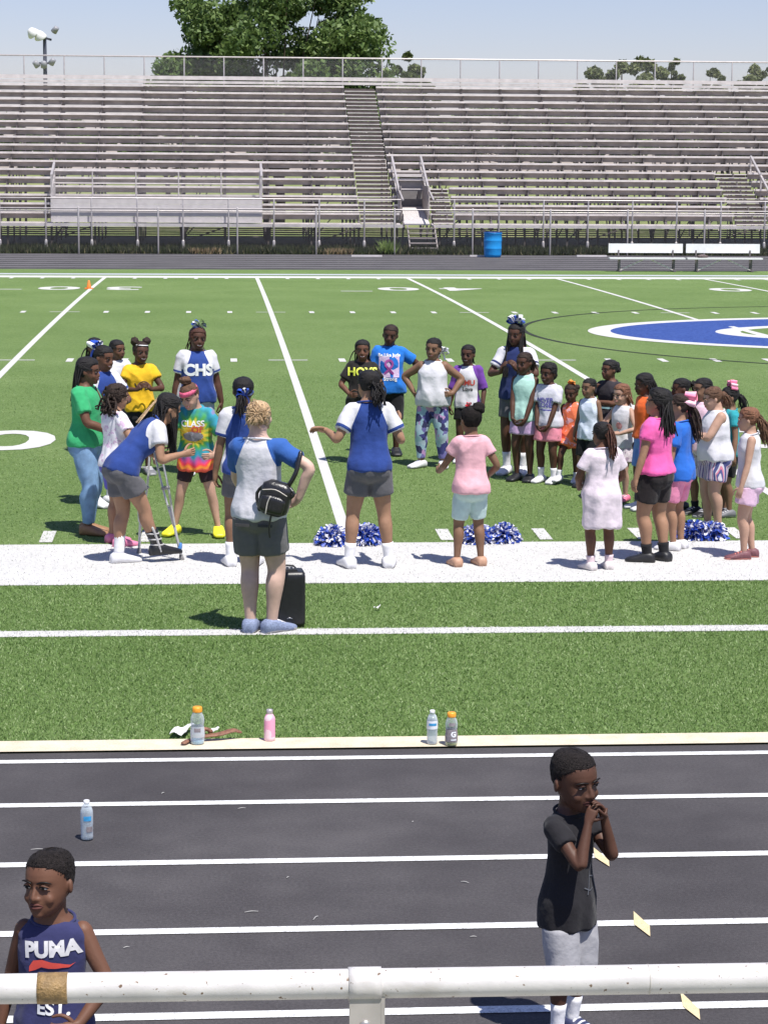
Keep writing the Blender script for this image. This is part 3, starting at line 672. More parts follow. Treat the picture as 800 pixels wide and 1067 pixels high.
part('post', MB().add(tube([(pk[0], YR_+.012, 0), (pk[0], YR_+.012, 1), (pk[0], YR_+.012, pk[2]-.03)], [.021]*3, 20, 1)), mat('rail_bracket', (.40, .37, .34)), rail, ORL, True)

# ------------------------------------------------------------------ people
SK = {'deep': skin('deep', (.088, .040, .025)), 'dark': skin('dark', (.135, .062, .037)), 'brown': skin('brown', (.21, .115, .070)),
      'tan': skin('tan', (.33, .185, .115)), 'light': skin('light', (.46, .28, .20)), 'fair': skin('fair', (.60, .40, .32))}
LIP = {k: mat('lips_'+k, c, .65, .08, 60, spec=.15) for k, c in {'deep': (.075, .030, .026), 'dark': (.12, .048, .04), 'brown': (.19, .075, .06), 'tan': (.36, .14, .12), 'light': (.48, .20, .17), 'fair': (.55, .25, .23)}.items()}
HR = {'black': hairm('black', (.014, .012, .012)), 'dkbrown': hairm('dkbrown', (.032, .019, .013)), 'redbrown': hairm('redbrown', (.085, .034, .022)), 'brown': hairm('brown', (.12, .062, .035)), 'auburn': hairm('auburn', (.20, .09, .05)),
      'blonde': hairm('blonde', (.55, .38, .22)), 'afro': mat('hair_afro', (.020, .016, .015), .8, .6, 130, 1.0, 260, spec=.2)}
M_SHOEW = mat('shoe_white', (.68, .67, .68), .5, .08, 30); M_SOLE = mat('shoe_sole', (.42, .41, .42), .6, .1, 30); M_SHOEB = mat('shoe_black', (.014, .014, .016), .5, .2, 40)
TAB = np.array([  # u, half width, half depth, y centre (front is -y)
    [-.20, .052, .050, .012], [-.10, .088, .070, .012], [0, .098, .076, .012], [.12, .097, .074, .010], [.27, .086, .064, .004], [.42, .078, .059, .000],
    [.56, .082, .062, -.003], [.70, .090, .066, -.004], [.84, .096, .064, -.001], [.94, .092, .055, .002], [1.0, .078, .047, .004], [1.07, .052, .042, .006], [1.14, .035, .037, .004], [1.24, .032, .036, -.004]])
HEAD = np.array([[0, .10, -.34, -.14], [.04, .17, -.385, -.04], [.12, .235, -.415, .08], [.22, .285, -.425, .20], [.34, .325, -.425, .31], [.46, .345, -.415, .39],
                 [.56, .352, -.42, .43], [.68, .355, -.42, .45], [.80, .335, -.38, .435], [.90, .280, -.295, .38], [.96, .200, -.205, .29], [1.0, .05, -.04, .12]])
def unit(v): v = np.array(v, float); return v/(np.linalg.norm(v)+1e-9)
def ik(a, t, l1, l2, pole):
    a, t = np.array(a, float), np.array(t, float); d = t-a; L = np.linalg.norm(d)
    L2 = min(max(L, abs(l1-l2)+.01), (l1+l2)*.998); d = d/L*L2; t = a+d; u = d/L2
    x = (l1*l1-l2*l2+L2*L2)/(2*L2); h = math.sqrt(max(l1*l1-x*x, 0)); p = np.array(pole, float); p = p-u*(p@u)
    return a+u*x+unit(p)*h, t
ARM = {'hang': ((.155, -.01, .475), (.4, 1, 0), (0, -.05, -1)), 'hip': ((.128, -.015, .60), (1, .45, -.1), (-.65, -.45, -.35)), 'clasp': ((.055, -.17, .665), (1, .2, -.8), (-.55, -.5, .55)),
       'low': ((.055, -.115, .49), (1, .6, 0), (-.5, -.25, -.8)), 'cross': ((-.03, -.125, .675), (1, -.3, -.7), (-1, -.05, .15)), 'mouth': ((.07, -.145, .76), (.7, -.1, -1), (-.45, -.1, .9)),
       'fwd': ((.12, -.20, .59), (.5, 1, -.3), (0, -1, .1)), 'belly': ((.07, -.13, .60), (1, .5, -.3), (-.95, -.25, .1)), 'out': ((.26, -.08, .64), (.5, .8, -.6), (.5, -.5, .4)), 'back': ((.14, .06, .48), (.5, 1, 0), (0, .1, -1))}

class Human:
    def __init__(s, px, py, top, face, skin='dark', hr=.16, build=1., belly=0., lean=0, side=0, twist=0, head=(0, 0, 0), L='hang', Rr='hang', feet=None, legw=1., shift=(0, 0), vox=None, h=None, smile=0, armw=1., name='person', label=''):
        G = at(px, py); s.G = G
        if h is None:
            lo, hi = .6, 2.1
            for _ in range(40):
                m = (lo+hi)/2
                if rowpx((G[0], G[1], G[2]+m))[1] > top: lo = m
                else: hi = m
            h = lo
        hr = hr-.006 if hr > .15 else hr
        s.h, s.face, s.skin, s.hr, s.b, s.belly = h, R(face), skin, hr, build*.97, belly
        s.hd = h*hr; s.zch = h-s.hd; s.zsh = s.zch-.026*h; lf = .525-(hr-.135)*1.15; s.zhip = lf*h; s.T = s.zsh-s.zhip
        s.lean, s.side, s.twist = R(lean), R(side), R(twist)
        # spine
        s.us = np.linspace(-.3, 1.3, 65); du = s.us[1]-s.us[0]; i0 = int(np.argmin(abs(s.us)))
        s.fr = []; 
        for u in s.us:
            k = np.clip((u+.15)/.75, 0, 1); k = k*k*(3-2*k); k = .35+.65*k
            s.fr.append(rz(s.twist*np.clip(u, 0, 1))@rx(s.lean*k)@ry_(s.side*k))
        P = np.zeros((65, 3)); P[i0] = (shift[0]*h, shift[1]*h, s.zhip)
        for i in range(i0+1, 65): P[i] = P[i-1]+s.fr[i][:, 2]*du*s.T
        for i in range(i0-1, -1, -1): P[i] = P[i+1]-s.fr[i][:, 2]*du*s.T
        s.P = P
        h_ = h
        sw = (.086+.026*(build-1))
        s.RT = s.frame(.95); s.sh = {1: s.tp(.95, sw, .006), -1: s.tp(.95, -sw, .006)}
        # arms
        la, lfm = .172*h, .148*h; s.arm = {}; s.hand = {}; s.armspec = {}
        for sd, spec in ((1, L), (-1, Rr)):
            if isinstance(spec, str): spec = ARM[spec]
            w, pole, hdn = spec[:3]
            t = np.array([w[0]*sd, w[1], w[2]])*h; t[:2] += np.array(shift)*h*0
            pole = np.array([pole[0]*sd, pole[1], pole[2]]); hdn = unit((hdn[0]*sd, hdn[1], hdn[2]))
            e, t = ik(s.sh[sd], t, la, lfm, pole); s.arm[sd] = (s.sh[sd], e, t); s.hand[sd] = hdn
        # legs
        s.ank = .043*h; s.leg = {}; feet = feet or {}
        for sd in (1, -1):
            fx, fy, yaw, lift = feet.get(sd, (.055, 0, 8, 0))
            hip = s.tp(0, .047*sd*build**.5, .004); a = np.array([fx*sd*h, fy*h, s.ank+lift*h])
            l = (s.zhip-s.ank)*.505; fd = rz(R(yaw*sd))@np.array([0, -1, 0])
            k, a = ik(hip, a, l, l, fd+np.array([.1*sd, 0, 0])); s.leg[sd] = (hip, k, a, yaw*sd)
        # head frame
        hy, hp, ht = head
        s.Rh = rz(s.twist)@rx(s.lean*.35)@ry_(s.side*.4)@rz(R(hy))@rx(R(hp))@ry_(R(ht))
        s.piv = s.tp(1.12, 0, .0); s.vox = vox or max(.0068*h, .0078); s.aw = armw*build**.5; s.lw = legw*build**.6
        s.body(smile, name, label)
    def frame(s, u): i = int(np.clip(round((u+.3)/1.6*64), 0, 64)); return s.fr[i]
    def tp(s, u, x, y):
        p = np.array([np.interp(u, s.us, s.P[:, k]) for k in range(3)]); f = s.frame(u)
        return p+f[:, 0]*x*s.h+f[:, 1]*y*s.h
    def hp(s, p): return s.piv+s.Rh@(np.array([p[0], p[1]-.05, p[2]])*s.hd)
    def ts(s, u): r = [np.interp(u, TAB[:, 0], TAB[:, k]) for k in (1, 2, 3)]; 
    def sec(s, u):
        wx, wy, yo = (np.interp(u, TAB[:, 0], TAB[:, k]) for k in (1, 2, 3))
        bb = s.b if u < .95 else 1+(s.b-1)*.5
        bl = s.belly*math.exp(-((u-.33)/.28)**2)
        return (wx+bl*.6)*bb, (wy+bl)*bb, yo-bl*.6
    def tring(s, u, off=0, n=28, p=2.3, wx=None, wy=None, yo=None):
        a, b, c = s.sec(u); wx = a if wx is None else wx; wy = b if wy is None else wy; yo = c if yo is None else yo
        f = s.frame(u); return sring(s.tp(u, 0, yo), f[:, 0], f[:, 1], wx*s.h+off, wy*s.h+off, n, p)
    def head_rings(s, sc=1., t0=0, k=12, n=30, grow=0):
        out = []
        for t in np.linspace(t0, 1, k):
            w, f, b = (np.interp(t, HEAD[:, 0], HEAD[:, j]) for j in (1, 2, 3))
            out.append(np.array([s.hp(q) for q in sring((0, (f+b)/2, t), (1, 0, 0), (0, 1, 0), w*.98+grow, (b-f)/2+grow, n, 2.15)]))
        return out
    def legpath(s, sd, f=1.0):
        hip, k, a, _ = s.leg[sd]; fw = unit(np.cross(a-hip, [1, 0, 0])); fw = fw if fw[1] < 0 else -fw; bk = -fw*.010*s.h
        P = [hip+np.array([-.004*sd*s.h, 0, .01*s.h]), hip*.5+k*.5, k, k*.72+a*.28+bk, k*.35+a*.65+bk*.4, a]
        r = np.array([.054, .0475, .0345, .0350, .0255, .0200])*s.h*s.lw
        return P, r
    def armpath(s, sd):
        S_, E_, W_ = s.arm[sd]; P = [S_, S_*.5+E_*.5, E_, E_*.65+W_*.35, W_]; r = np.array([.0305, .0275, .0225, .0230, .0160])*s.h*s.aw
        return P, r
    def body(s, smile, name, label):
        h, hd = s.h, s.hd; mb = MB()
        mb.add(loft([s.tring(u) for u in np.linspace(-.2, 1.24, 22)]))
        for sd in (1, -1):
            P, r = s.legpath(sd); mb.add(tube(P, r, 16, 4)); mb.add(ell(s.tp(-.02, .048*sd*s.b, .036*s.b), np.array([.046, .040, .050])*h*s.b))
            P, r = s.armpath(sd); mb.add(tube(P, r, 12, 4)); mb.add(ell(s.arm[sd][0]+np.array([0, 0, -.006*h]), np.array([.031, .032, .036])*h*s.aw))
            mb.add(s.footmesh(sd, .9, .0))
            mb.add(s.palm(sd))
        mb.add(tube([s.tp(1.0, 0, .006), s.tp(1.14, 0, .004), s.hp((0, .06, .2))], np.array([.044, .038, .040])*h, 14, 3))
        mb.add(loft(s.head_rings(k=24)))
        q = s.Rh
        mb.add(tube([s.hp((0, -.415, .50)), s.hp((0, -.455, .40)), s.hp((0, -.475, .335))], np.array([.030, .042, .052])*hd, 8, 2))
        for sd in (1, -1):
            mb.add(ell(s.hp((.055*sd, -.435, .325)), np.array([.042, .045, .034])*hd, q))
            mb.add(ell(s.hp((.17*sd, -.31, .31)), np.array([.105, .085, .10])*hd, q))
            mb.add(ell(s.hp((.375*sd, .03, .45)), np.array([.035, .075, .12])*hd, q@rz(R(20*sd))))
        mb.add(ell(s.hp((0, -.365, .07)), np.array([.105, .06, .075])*hd, q))
        mb.add(ell(s.hp((0, -.405, .255)), np.array([.12, .05, .075])*hd, q))
        V, Fs, N = remesh(mb, s.vox, 4)
        loc = ((V-s.piv)@s.Rh)/hd; loc[:, 1] += .05
        for sd in (1, -1):                                           # eye sockets
            d = ((loc[:, 0]-.155*sd)/.085)**2+((loc[:, 2]-.50)/.055)**2; k = np.exp(-d)*(loc[:, 1] < -.2)*(loc[:, 2] > .1)
            V = V+np.outer(k*.045*hd, s.Rh[:, 1])
            d = ((loc[:, 0]-.15*sd)/.12)**2+((loc[:, 2]-.60)/.035)**2; k = np.exp(-d)*(loc[:, 1] < -.2); V = V-np.outer(k*.014*hd, s.Rh[:, 1])
        out = MB().add((V, Fs), 0)
        for sd in (1, -1):                                           # eyes, brows, lips set into the face
            out.add(ell(s.hp((.155*sd, -.378, .50)), np.array([.066, .045, .026])*hd, q, 12, 8), 1)
            out.add(ell(s.hp((.152*sd, -.408, .50)), np.array([.036, .022, .0275])*hd, q, 10, 6), 2)
            out.add(tube([s.hp((x*sd, y, z)) for x, y, z in ((.085, -.395, .512), (.15, -.418, .548), (.225, -.372, .515))], np.array([.014, .024, .014])*hd, 8, 3), 0)
            br = [s.hp((x*sd, y, z)) for x, y, z in ((.06, -.438, .575), (.14, -.436, .602), (.22, -.405, .600), (.275, -.36, .575))]
            out.add(tube(br, np.array([.014, .017, .014, .008])*hd, 6, 2), 2)
            li = [s.hp((x*sd, y, z)) for x, y, z in ((.085, -.415, .512), (.15, -.43, .538), (.23, -.385, .505))]
            out.add(tube(li, np.array([.010, .014, .009])*hd, 6, 2), 2 if s.skin != 'deep' else 2)
        sm = .035*smile
        up = [s.hp((x, y, z)) for x, y, z in ((-.13-sm, -.375, .200+sm*1.3), (-.06, -.435, .237), (0, -.447, .230), (.06, -.435, .237), (.13+sm, -.375, .200+sm*1.3))]
        lo = [s.hp((x, y, z)) for x, y, z in ((-.12-sm, -.375, .192+sm*1.3), (-.06, -.43, .185-sm*.6), (0, -.438, .178-sm*.8), (.06, -.43, .185-sm*.6), (.12+sm, -.375, .192+sm*1.3))]
        out.add(tube(up, np.array([.012, .024, .024, .024, .012])*hd, 8, 3), 3); out.add(tube(lo, np.array([.012, .026, .03, .026, .012])*hd, 8, 3), 3)
        if smile: out.add(ell(s.hp((0, -.418, .212-sm*.2)), np.array([.10+sm*.3, .03, .012+sm*.75])*hd, q, 12, 8), 4)
        else: out.add(tube([s.hp((-.12, -.392, .208)), s.hp((0, -.452, .206)), s.hp((.12, -.392, .208))], np.array([.006, .008, .006])*hd, 6, 3), 2)
        for sd in (1, -1): s.fingers(out, sd)
        me = out.mesh(name); o = link(name, me, [SK[s.skin], M_EYEW, M_DARK, LIP[s.skin], M_TEETH])
        o.location = Vector(s.G); o.rotation_euler = (0, 0, s.face); tag(o, label, 'person'); o['group'] = 'people gathered at the cheer camp'
        s.o = o
    def handframe(s, sd):
        W_ = s.arm[sd][2]; d = s.hand[sd]; fo = unit(W_-s.arm[sd][1])
        ref = np.array([-sd*1., 0, 0])+0.3*np.array([0, 1, 0])       # palm faces the body
        if abs(d@unit(ref)) > .8: ref = np.array([0, .6, -.8])
        n = ref-d*(ref@d); n = unit(n); t = np.cross(n, d)           # t: across the palm
        if t[2] < -0.2 or (abs(t[2]) <= .2 and t[1] > 0): t = -t      # thumb side up/forward
        return W_, d, n, t
    def palm(s, sd):
        W_, d, n, t = s.handframe(sd); L = .095*s.h*(1 if s.hr < .16 else .93)
        rings = [sring(W_+d*L*a, t, n, w*L, q*L, 12, 2.6) for a, w, q in ((-.06, .17, .15), (.12, .22, .145), (.34, .25, .13), (.5, .235, .11))]
        A = loft(rings); 
        if np.linalg.det(np.stack([t, n, d])) < 0: A = (A[0], [f[::-1] for f in A[1]])
        return A
    def fingers(s, out, sd, curl=None):
        W_, d, n, t = s.handframe(sd); L = .095*s.h*(1 if s.hr < .16 else .93); cu = s.__dict__.get('curl', {}).get(sd, .45)
        for k, (off, ln) in enumerate(((.17, .43), (.06, .48), (-.06, .45), (-.165, .35))):
            p = W_+d*L*.46+t*off*L; dr = unit(d+t*off*.25); P = [p]; a = 0
            for j, f in enumerate((.45, .32, .23)):
                a += cu*(.7+.25*j); P.append(P[-1]+(dr*math.cos(a)+n*math.sin(a))*ln*L*f)
            out.add(tube(P, np.array([.063, .058, .052, .042])*L, 7, 2), 0)
        p = W_+d*L*.14+t*.17*L; P = [p, p+(d*.5+t*.75+n*.3)*L*.2, p+(d*.9+t*.75+n*.5)*L*.36, p+(d*1.2+t*.5+n*.6)*L*.46]
        out.add(tube(P, np.array([.085, .075, .062, .048])*L, 7, 2), 0)
    def footmesh(s, sd, sc=1., off=0., sole=0.):
        a = s.leg[sd][2]; yw = s.leg[sd][3]; f = rz(R(yw))@np.array([0, -1., 0]); r_ = rz(R(yw))@np.array([1., 0, 0]); z0 = a[2]-s.ank; rings = []
        for x, w, t in ((-.046, .016, .030), (-.040, .025, .046), (-.022, .031, .056), (0, .033, .058), (.03, .034, .048), (.06, .038, .036), (.09, .038, .028), (.112, .031, .022), (.122, .018, .016)):
            tt = t*s.h*sc+off; c = np.array([a[0], a[1], z0+tt/2])+f*x*s.h*(sc-.02); rings.append(sring(c, r_, (0, 0, 1), w*s.h*sc*.93+off, tt/2, 14, 2.8))
        V, Fs = loft(rings); return V, [q[::-1] for q in Fs] if np.dot(np.cross(r_, (0, 0, 1)), f) < 0 else Fs
    # ---- clothing
    def piece(s, name, V, Fs, mi, mats, smooth=True):
        mb = MB(); mb.add((V, Fs)); mb.m = list(mi) if mi is not None else mb.m
        return link(name, mb.mesh(name, smooth), mats, s.o)
    def fold(s, V, N, amp, seed):
        L_ = (V-s.tp(.5, 0, 0)); a_ = np.arctan2(L_[:, 1], L_[:, 0]); g_ = V+np.stack([V[:, 2]*.35, 0*V[:, 0], V[:, 0]*.3], 1); k = (.9-1.9*np.abs(np.tanh(wnoise(g_*[1, 1, .5], 24/s.h, seed)*1.1)))*.95+wnoise(V*[1, 1, .8], 62/s.h, seed+1)*.3
        low = np.clip((s.zsh*.93-V[:, 2])/(s.T), 0, 1.3); k = k+np.sin(a_*8+wnoise(V, 9/s.h, seed+2)*1.8)*low*.55
        return V+N*(np.maximum(k+.6, -.35)*amp*s.h)[:, None]
    def shirt(s, mats, sl=.55, hem=-.05, loose=1., kind='plain', neck=1.07, flare=0., strap=None, name='shirt', cuff=None, collar=None):
        """sl: sleeve length, 1 = elbow, 0 = none; kind raglan: mats[1] on sleeves"""
        s.hem = hem; h = s.h; mb = MB(); rings = []; off = .0085*h*loose
        for u in np.linspace(hem, neck, 22):
            ub = max(u, .0); wx, wy, yo = s.sec(ub)
            if u < .7:
                wx2, wy2, yo2 = s.sec(.72); g = 1+flare*(.7-u); m = .30*min(loose, 1.8)
                wx = max(wx, wx*(1-m)+max(wx2, wx)*m)*g; wy = max(wy, wy*(1-m)+max(wy2, wy)*m)*g; yo = yo*.8
            if sl == 0 and u > .78: wx = min(wx, np.interp(u, [.78, .86, .95, 1.0, 1.07], [wx, .088*s.b**.5, .080*(strap or 1), .070*(strap or 1), .052]))
            f = s.frame(max(u, -.28)); c = s.tp(max(u, -.3), 0, yo)
            if u < -.3: c = c-f[:, 2]*(-.3-u)*s.T
            o2 = off if u < .98 else off*.55
            o2 += .0115*h*float(np.clip((.45-u)/.35, 0, 1))
            rings.append(sring(c, f[:, 0], f[:, 1], wx*h+o2, wy*h+o2, 30, 2.3))
        mb.add(loft(rings))
        if sl:
            for sd in (1, -1):
                P, r = s.armpath(sd); Q = crom(P, 6); q = crom(r, 6)[:, 0]; n = len(Q)
                end = sl*12; idx = list(range(0, int(min(end, n-2))+1, 2)) or [0]
                pts = [s.tp(.93, .045*sd, .004)]+[Q[i] for i in idx]; rr = [.044*h]+[q[i]+(.0085+.009*loose*(i/12))*h for i in idx]
                mb.add(tube(pts, rr, 16, 3, 'flat'))
        V, Fs, N = remesh(mb, max(s.vox*1.05, .0075), 3); V = s.fold(V, N, .0050*loose**.5, int(s.G[0]*100) % 97)
        mi = None; zone = None
        if kind == 'raglan':
            Lc = (V-s.tp(.7, 0, 0))@s.frame(.75)/h; ax = abs(Lc[:, 0]); uz = .7+Lc[:, 2]*h/s.T; zone = np.full(len(V), -9.); cuffz = np.full(len(V), -9.)
            for sd in (1, -1):
                P, _ = s.armpath(sd); S_, E_, W_ = P[0], P[2], P[4]; dmin = np.full(len(V), 9.); tt = np.zeros(len(V))
                for a, b, k0 in ((S_, E_, 0), (E_, W_, 1)):
                    t = np.clip(((V-a)@(b-a))/((b-a)@(b-a)), 0, 1); d = np.linalg.norm(V-a-np.outer(t, b-a), axis=1); m = d < dmin; dmin[m] = d[m]; tt[m] = k0+t[m]
                dmin = dmin/h; sid = Lc[:, 0]*sd
                g1 = np.minimum(sid-(.046+np.clip(1.04-uz, 0, 1)*.13), (uz-.70)*.3); g2 = np.minimum(np.minimum(.060-dmin, sid-.096*s.b), (1.0-uz)*.3)
                zone = np.maximum(zone, np.maximum(g1, g2))
                if cuff: cuffz = np.maximum(cuffz, np.minimum(np.minimum(.07-dmin, sid-.08), np.minimum(tt-sl*cuff[0], sl*cuff[1]-tt)*.17))
            mats = [two_tone(mats[0], mats[1])]
        o = s.piece(name, V, Fs, mi, mats); s.sV, s.sF, s.shirt_o = V, Fs, o
        if zone is not None:
            for nm, dat in (('sleeve_zone', zone), ('cuff_zone', cuffz)):
                at_ = o.data.attributes.new(nm, 'FLOAT', 'POINT'); at_.data.foreach_set('value', dat.astype(np.float32))
        if neck > 1 and collar is not False:
            f = s.frame(1.0); wx, wy, yo = s.sec(1.06); c = s.tp(1.055, 0, yo); ring = sring(c, f[:, 0], unit(f[:, 1]-f[:, 2]*-.25), wx*h+.008*h, wy*h+.008*h, 25); link('collar', MB().add(tube(list(ring)+[ring[0]], [.0052*h]*26, 6, 1)).mesh('collar'), collar or mats[0], o)
        return o
    def bottoms(s, mats, ln=.35, waist=.30, off=.0105, flare=0.1, name='shorts', hemband=None):
        """ln: length down the leg, .5 = knee, 1 = ankle"""
        h = s.h; mb = MB(); o_ = off*h
        mb.add(loft([s.tring(u, o_*(1.35 if u < .1 else .8)) for u in np.linspace(-.16, waist, 12)]))
        mb.add(ell(s.tp(-.03, 0, .040*s.b), np.array([.06, .046, .052])*h*s.b+o_*1.25))
        for sd in (1, -1):
            mb.add(ell(s.tp(-.02, .048*sd*s.b, .036*s.b), np.array([.050, .044, .054])*h*s.b+o_*1.25))
            P, r = s.legpath(sd); Q = crom(P, 6); q = crom(r, 6)[:, 0]
            cum = np.r_[0, np.cumsum(np.linalg.norm(np.diff(Q, axis=0), axis=1))]; cum /= cum[-1]
            ts = np.linspace(0, ln, max(4, int(ln*14))); pts = [[np.interp(t, cum, Q[:, k]) for k in range(3)] for t in ts]
            rr = [np.interp(t, cum, q)+o_*(1+flare*3.2*(t/max(ln, .2))) for t in ts]; mb.add(tube(pts, rr, 18, 2, 'flat'))
        V, Fs, N = remesh(mb, max(s.vox*1.05, .0075), 3); V = s.fold(V, N, .0026 if off > .008 else .0012, 31)
        if getattr(s, 'hem', None) is not None:                      # tucked in under the hanging shirt
            c = s.tp(.1, 0, .004); fz = s.frame(.1)[:, 2]; d = V-c; uu = .1+d@fz/s.T; ax_ = c+np.outer(d@fz, fz)
            k = np.clip((uu-s.hem-.015)/.05, 0, 1)*.17; V = V+(ax_-V)*k[:, None]
        mi = None
        if hemband:
            C = np.array([V[list(f)].mean(0) for f in Fs]); zlim = C[:, 2].min()+hemband*h; mi = (C[:, 2] < zlim).astype(int)
        return s.piece(name, V, Fs, mi, mats)
    def shoes(s, m, sole=None, sock=None, sockh=.09, open_=False, name='shoe'):
        for sd in (1, -1):
            V, Fs = s.footmesh(sd, 1.06, .004*s.h); z0 = s.leg[sd][2][2]-s.ank
            C = np.array([V[list(f)].mean(0)[2] for f in Fs]); mi = (C < z0+.013*s.h).astype(int)
            mb = MB().add((V, Fs)); mb.m = list(mi)
            sh = link(name, mb.mesh(name), [m, M_SOLE if (m is M_SHOEW or sole is M_SHOEW) else (sole or m)], s.o)
            if not open_:
                a = s.leg[sd][2]; f = rz(R(s.leg[sd][3]))@np.array([0, -1., 0]); lb = MB()
                for k in range(3): c = a+f*(.022+.018*k)*s.h+np.array([0, 0, .012-.008*k])*s.h; r_ = np.array([f[1], -f[0], 0]); lb.add(tube([c-r_*.022*s.h, c+np.array([0, 0, .004])*s.h, c+r_*.022*s.h], [.004*s.h]*3, 6, 2))
                link('laces', lb.mesh('laces'), sole or m, sh)
            if sock:
                hip, k, a, _ = s.leg[sd]; P, r = s.legpath(sd); u = unit(P[4]-a)
                link('sock', MB().add(tube([a-u*.01*s.h, a+u*sockh*.5*s.h, a+u*sockh*s.h], np.array([.0255, .0260, .0305])*s.h*s.lw, 14, 2, 'flat')).mesh('sock'), sock, s.o)
    def print_(s, txt, m, size, u=.72, x=0, back=False, name='shirt_print', bold=.02, VF=None, dz=0, slant=0, turn=0):
        if VF is None: V, Fs = text_mesh(txt, size*s.h, bold*s.h*size)
        else: V, Fs = VF; V = np.array(V)*size*s.h
        if slant: V[:, 0] += V[:, 1]*slant
        if turn: V = V@rz(R(turn)).T
        bm = bmesh.new(); vs = [bm.verts.new(v) for v in V]
        for f in Fs:
            try: bm.faces.new([vs[i] for i in f])
            except ValueError: pass
        bmesh.ops.triangulate(bm, faces=bm.faces[:])
        for _ in range(2): bmesh.ops.subdivide_edges(bm, edges=[e for e in bm.edges if e.calc_length() > .012*s.h], cuts=1)
        bmesh.ops.triangulate(bm, faces=bm.faces[:]); bm.verts.index_update()
        A = np.array([v.co[:] for v in bm.verts]); Ft = [tuple(v.index for v in f.verts) for f in bm.faces]; bm.free()
        bv = BVHTree.FromPolygons([Vector(v) for v in s.sV], s.sF); f = s.frame(u); sg = -1 if not back else 1; O = s.tp(u, x, 0); out = []
        for p in A:
            q = O+f[:, 0]*p[0]*(-sg)+f[:, 2]*(p[1]+dz*s.h); org = q+f[:, 1]*sg*.6*s.h
            hit = bv.ray_cast(Vector(org), Vector(-f[:, 1]*sg)); c = np.array(hit[0]) if hit[0] else q+f[:, 1]*sg*.07*s.h
            out.append(c+f[:, 1]*sg*.0036)
        me = MB().add((np.array(out), Ft)).mesh(name); return link(name, me, m, s.shirt_o)
    # ---- hair
    def cap(s, m, grow=.03, front=.80, side=.52, back=.10, thick=.02, rough=.0, seed=1, extra=None, name='hair', comb=None):
        k, n = 44, 60; rings = []
        for t in np.linspace(.02, 1.0, k):
            w, f, b = (np.interp(t, HEAD[:, 0], HEAD[:, j]) for j in (1, 2, 3)); rings.append(sring((0, (f+b)/2, t), (1, 0, 0), (0, 1, 0), w*.98, (b-f)/2, n, 2.15))
        A = np.array(rings); L = A.reshape(-1, 3); c = np.array([0, .02, .5]); d = L-c; dn = d/np.linalg.norm(d, axis=1)[:, None]
        g = grow*np.clip((L[:, 2]-.1)/.4, .35, 1); 
        if rough: g = g+wnoise(L, 26, seed)*rough+wnoise(L, 60, seed+5)*rough*.6
        lim = np.interp(L[:, 1], [-.45, -.28, -.14, -.02, .10, .22], [front, front-.05, side+.10, side-.06, back+.12, back])+wnoise(L, 14, seed+8)*.012
        g = g*np.clip((L[:, 2]-lim)/.10, .12, 1)
        inner = L-dn*.006; outer = L+dn*(g+.006)[:, None]; outer[:, 2] += np.clip(L[:, 2]-.8, 0, 1)*.06
        keep = L[:, 2] > lim; mb = MB(); Fs = []; N_ = len(L)
        def ok(q): return all(keep[i] for i in q)
        edges = {}
        for i in range(k-1):
            for j in range(n):
                q = (i*n+j, i*n+(j+1) % n, (i+1)*n+(j+1) % n, (i+1)*n+j)
                if ok(q):
                    Fs.append(q); 
                    for a, b in zip(q, q[1:]+q[:1]): edges[(a, b)] = 1
        rim = [(a, b) for (a, b) in edges if (b, a) not in edges]
        Fs = Fs+[tuple(i+N_ for i in q[::-1]) for q in Fs]+[(b, a, a+N_, b+N_) for a, b in rim]
        W_ = np.concatenate([outer, inner]); V = np.array([s.hp(p) for p in W_])
        used = sorted({i for q in Fs for i in q}); mp = {a: b for b, a in enumerate(used)}
        mb.add((V[used], [tuple(mp[i] for i in q) for q in Fs]))
        top = s.hp((0, .05, 1.0)); mb.add(ell(s.hp((0, .05, .985+grow*.6)), np.array([.12, .13, .022])*s.hd, s.Rh))
        if comb is None: comb = 70 if m is not HR['afro'] else 0
        gg = np.random.default_rng(seed+40)
        for _ in range(comb):
            sd = gg.choice([-1, 1]); a0 = gg.uniform(.9, 2.95)*sd; t0 = (front+.02 if abs(a0) > 2.3 else side+.05 if abs(a0) > 1.5 else gg.uniform(back+.1, .6))+gg.uniform(0, .12)
            a1 = gg.uniform(0, .5)*sd; t1 = gg.uniform(.5, .85); P = []
            for q in (0, .3, .6, 1):
                a = a0*(1-q)+a1*q; t = t0*(1-q)+t1*q+.18*q*(1-q)*4*(abs(a0) > 1.9)*(1-min(t0, .95)); t = min(t, .985)
                w, f, b = (np.interp(t, HEAD[:, 0], HEAD[:, j]) for j in (1, 2, 3)); e = grow*.8+.004
                P.append(s.hp(((w*.98+e)*math.sin(a), (f+b)/2+((b-f)/2+e)*math.cos(a), t+(e if t > .9 else 0))))
            mb.add(tube(P, np.array([.010, .027, .031, .022])*s.hd, 5, 3))
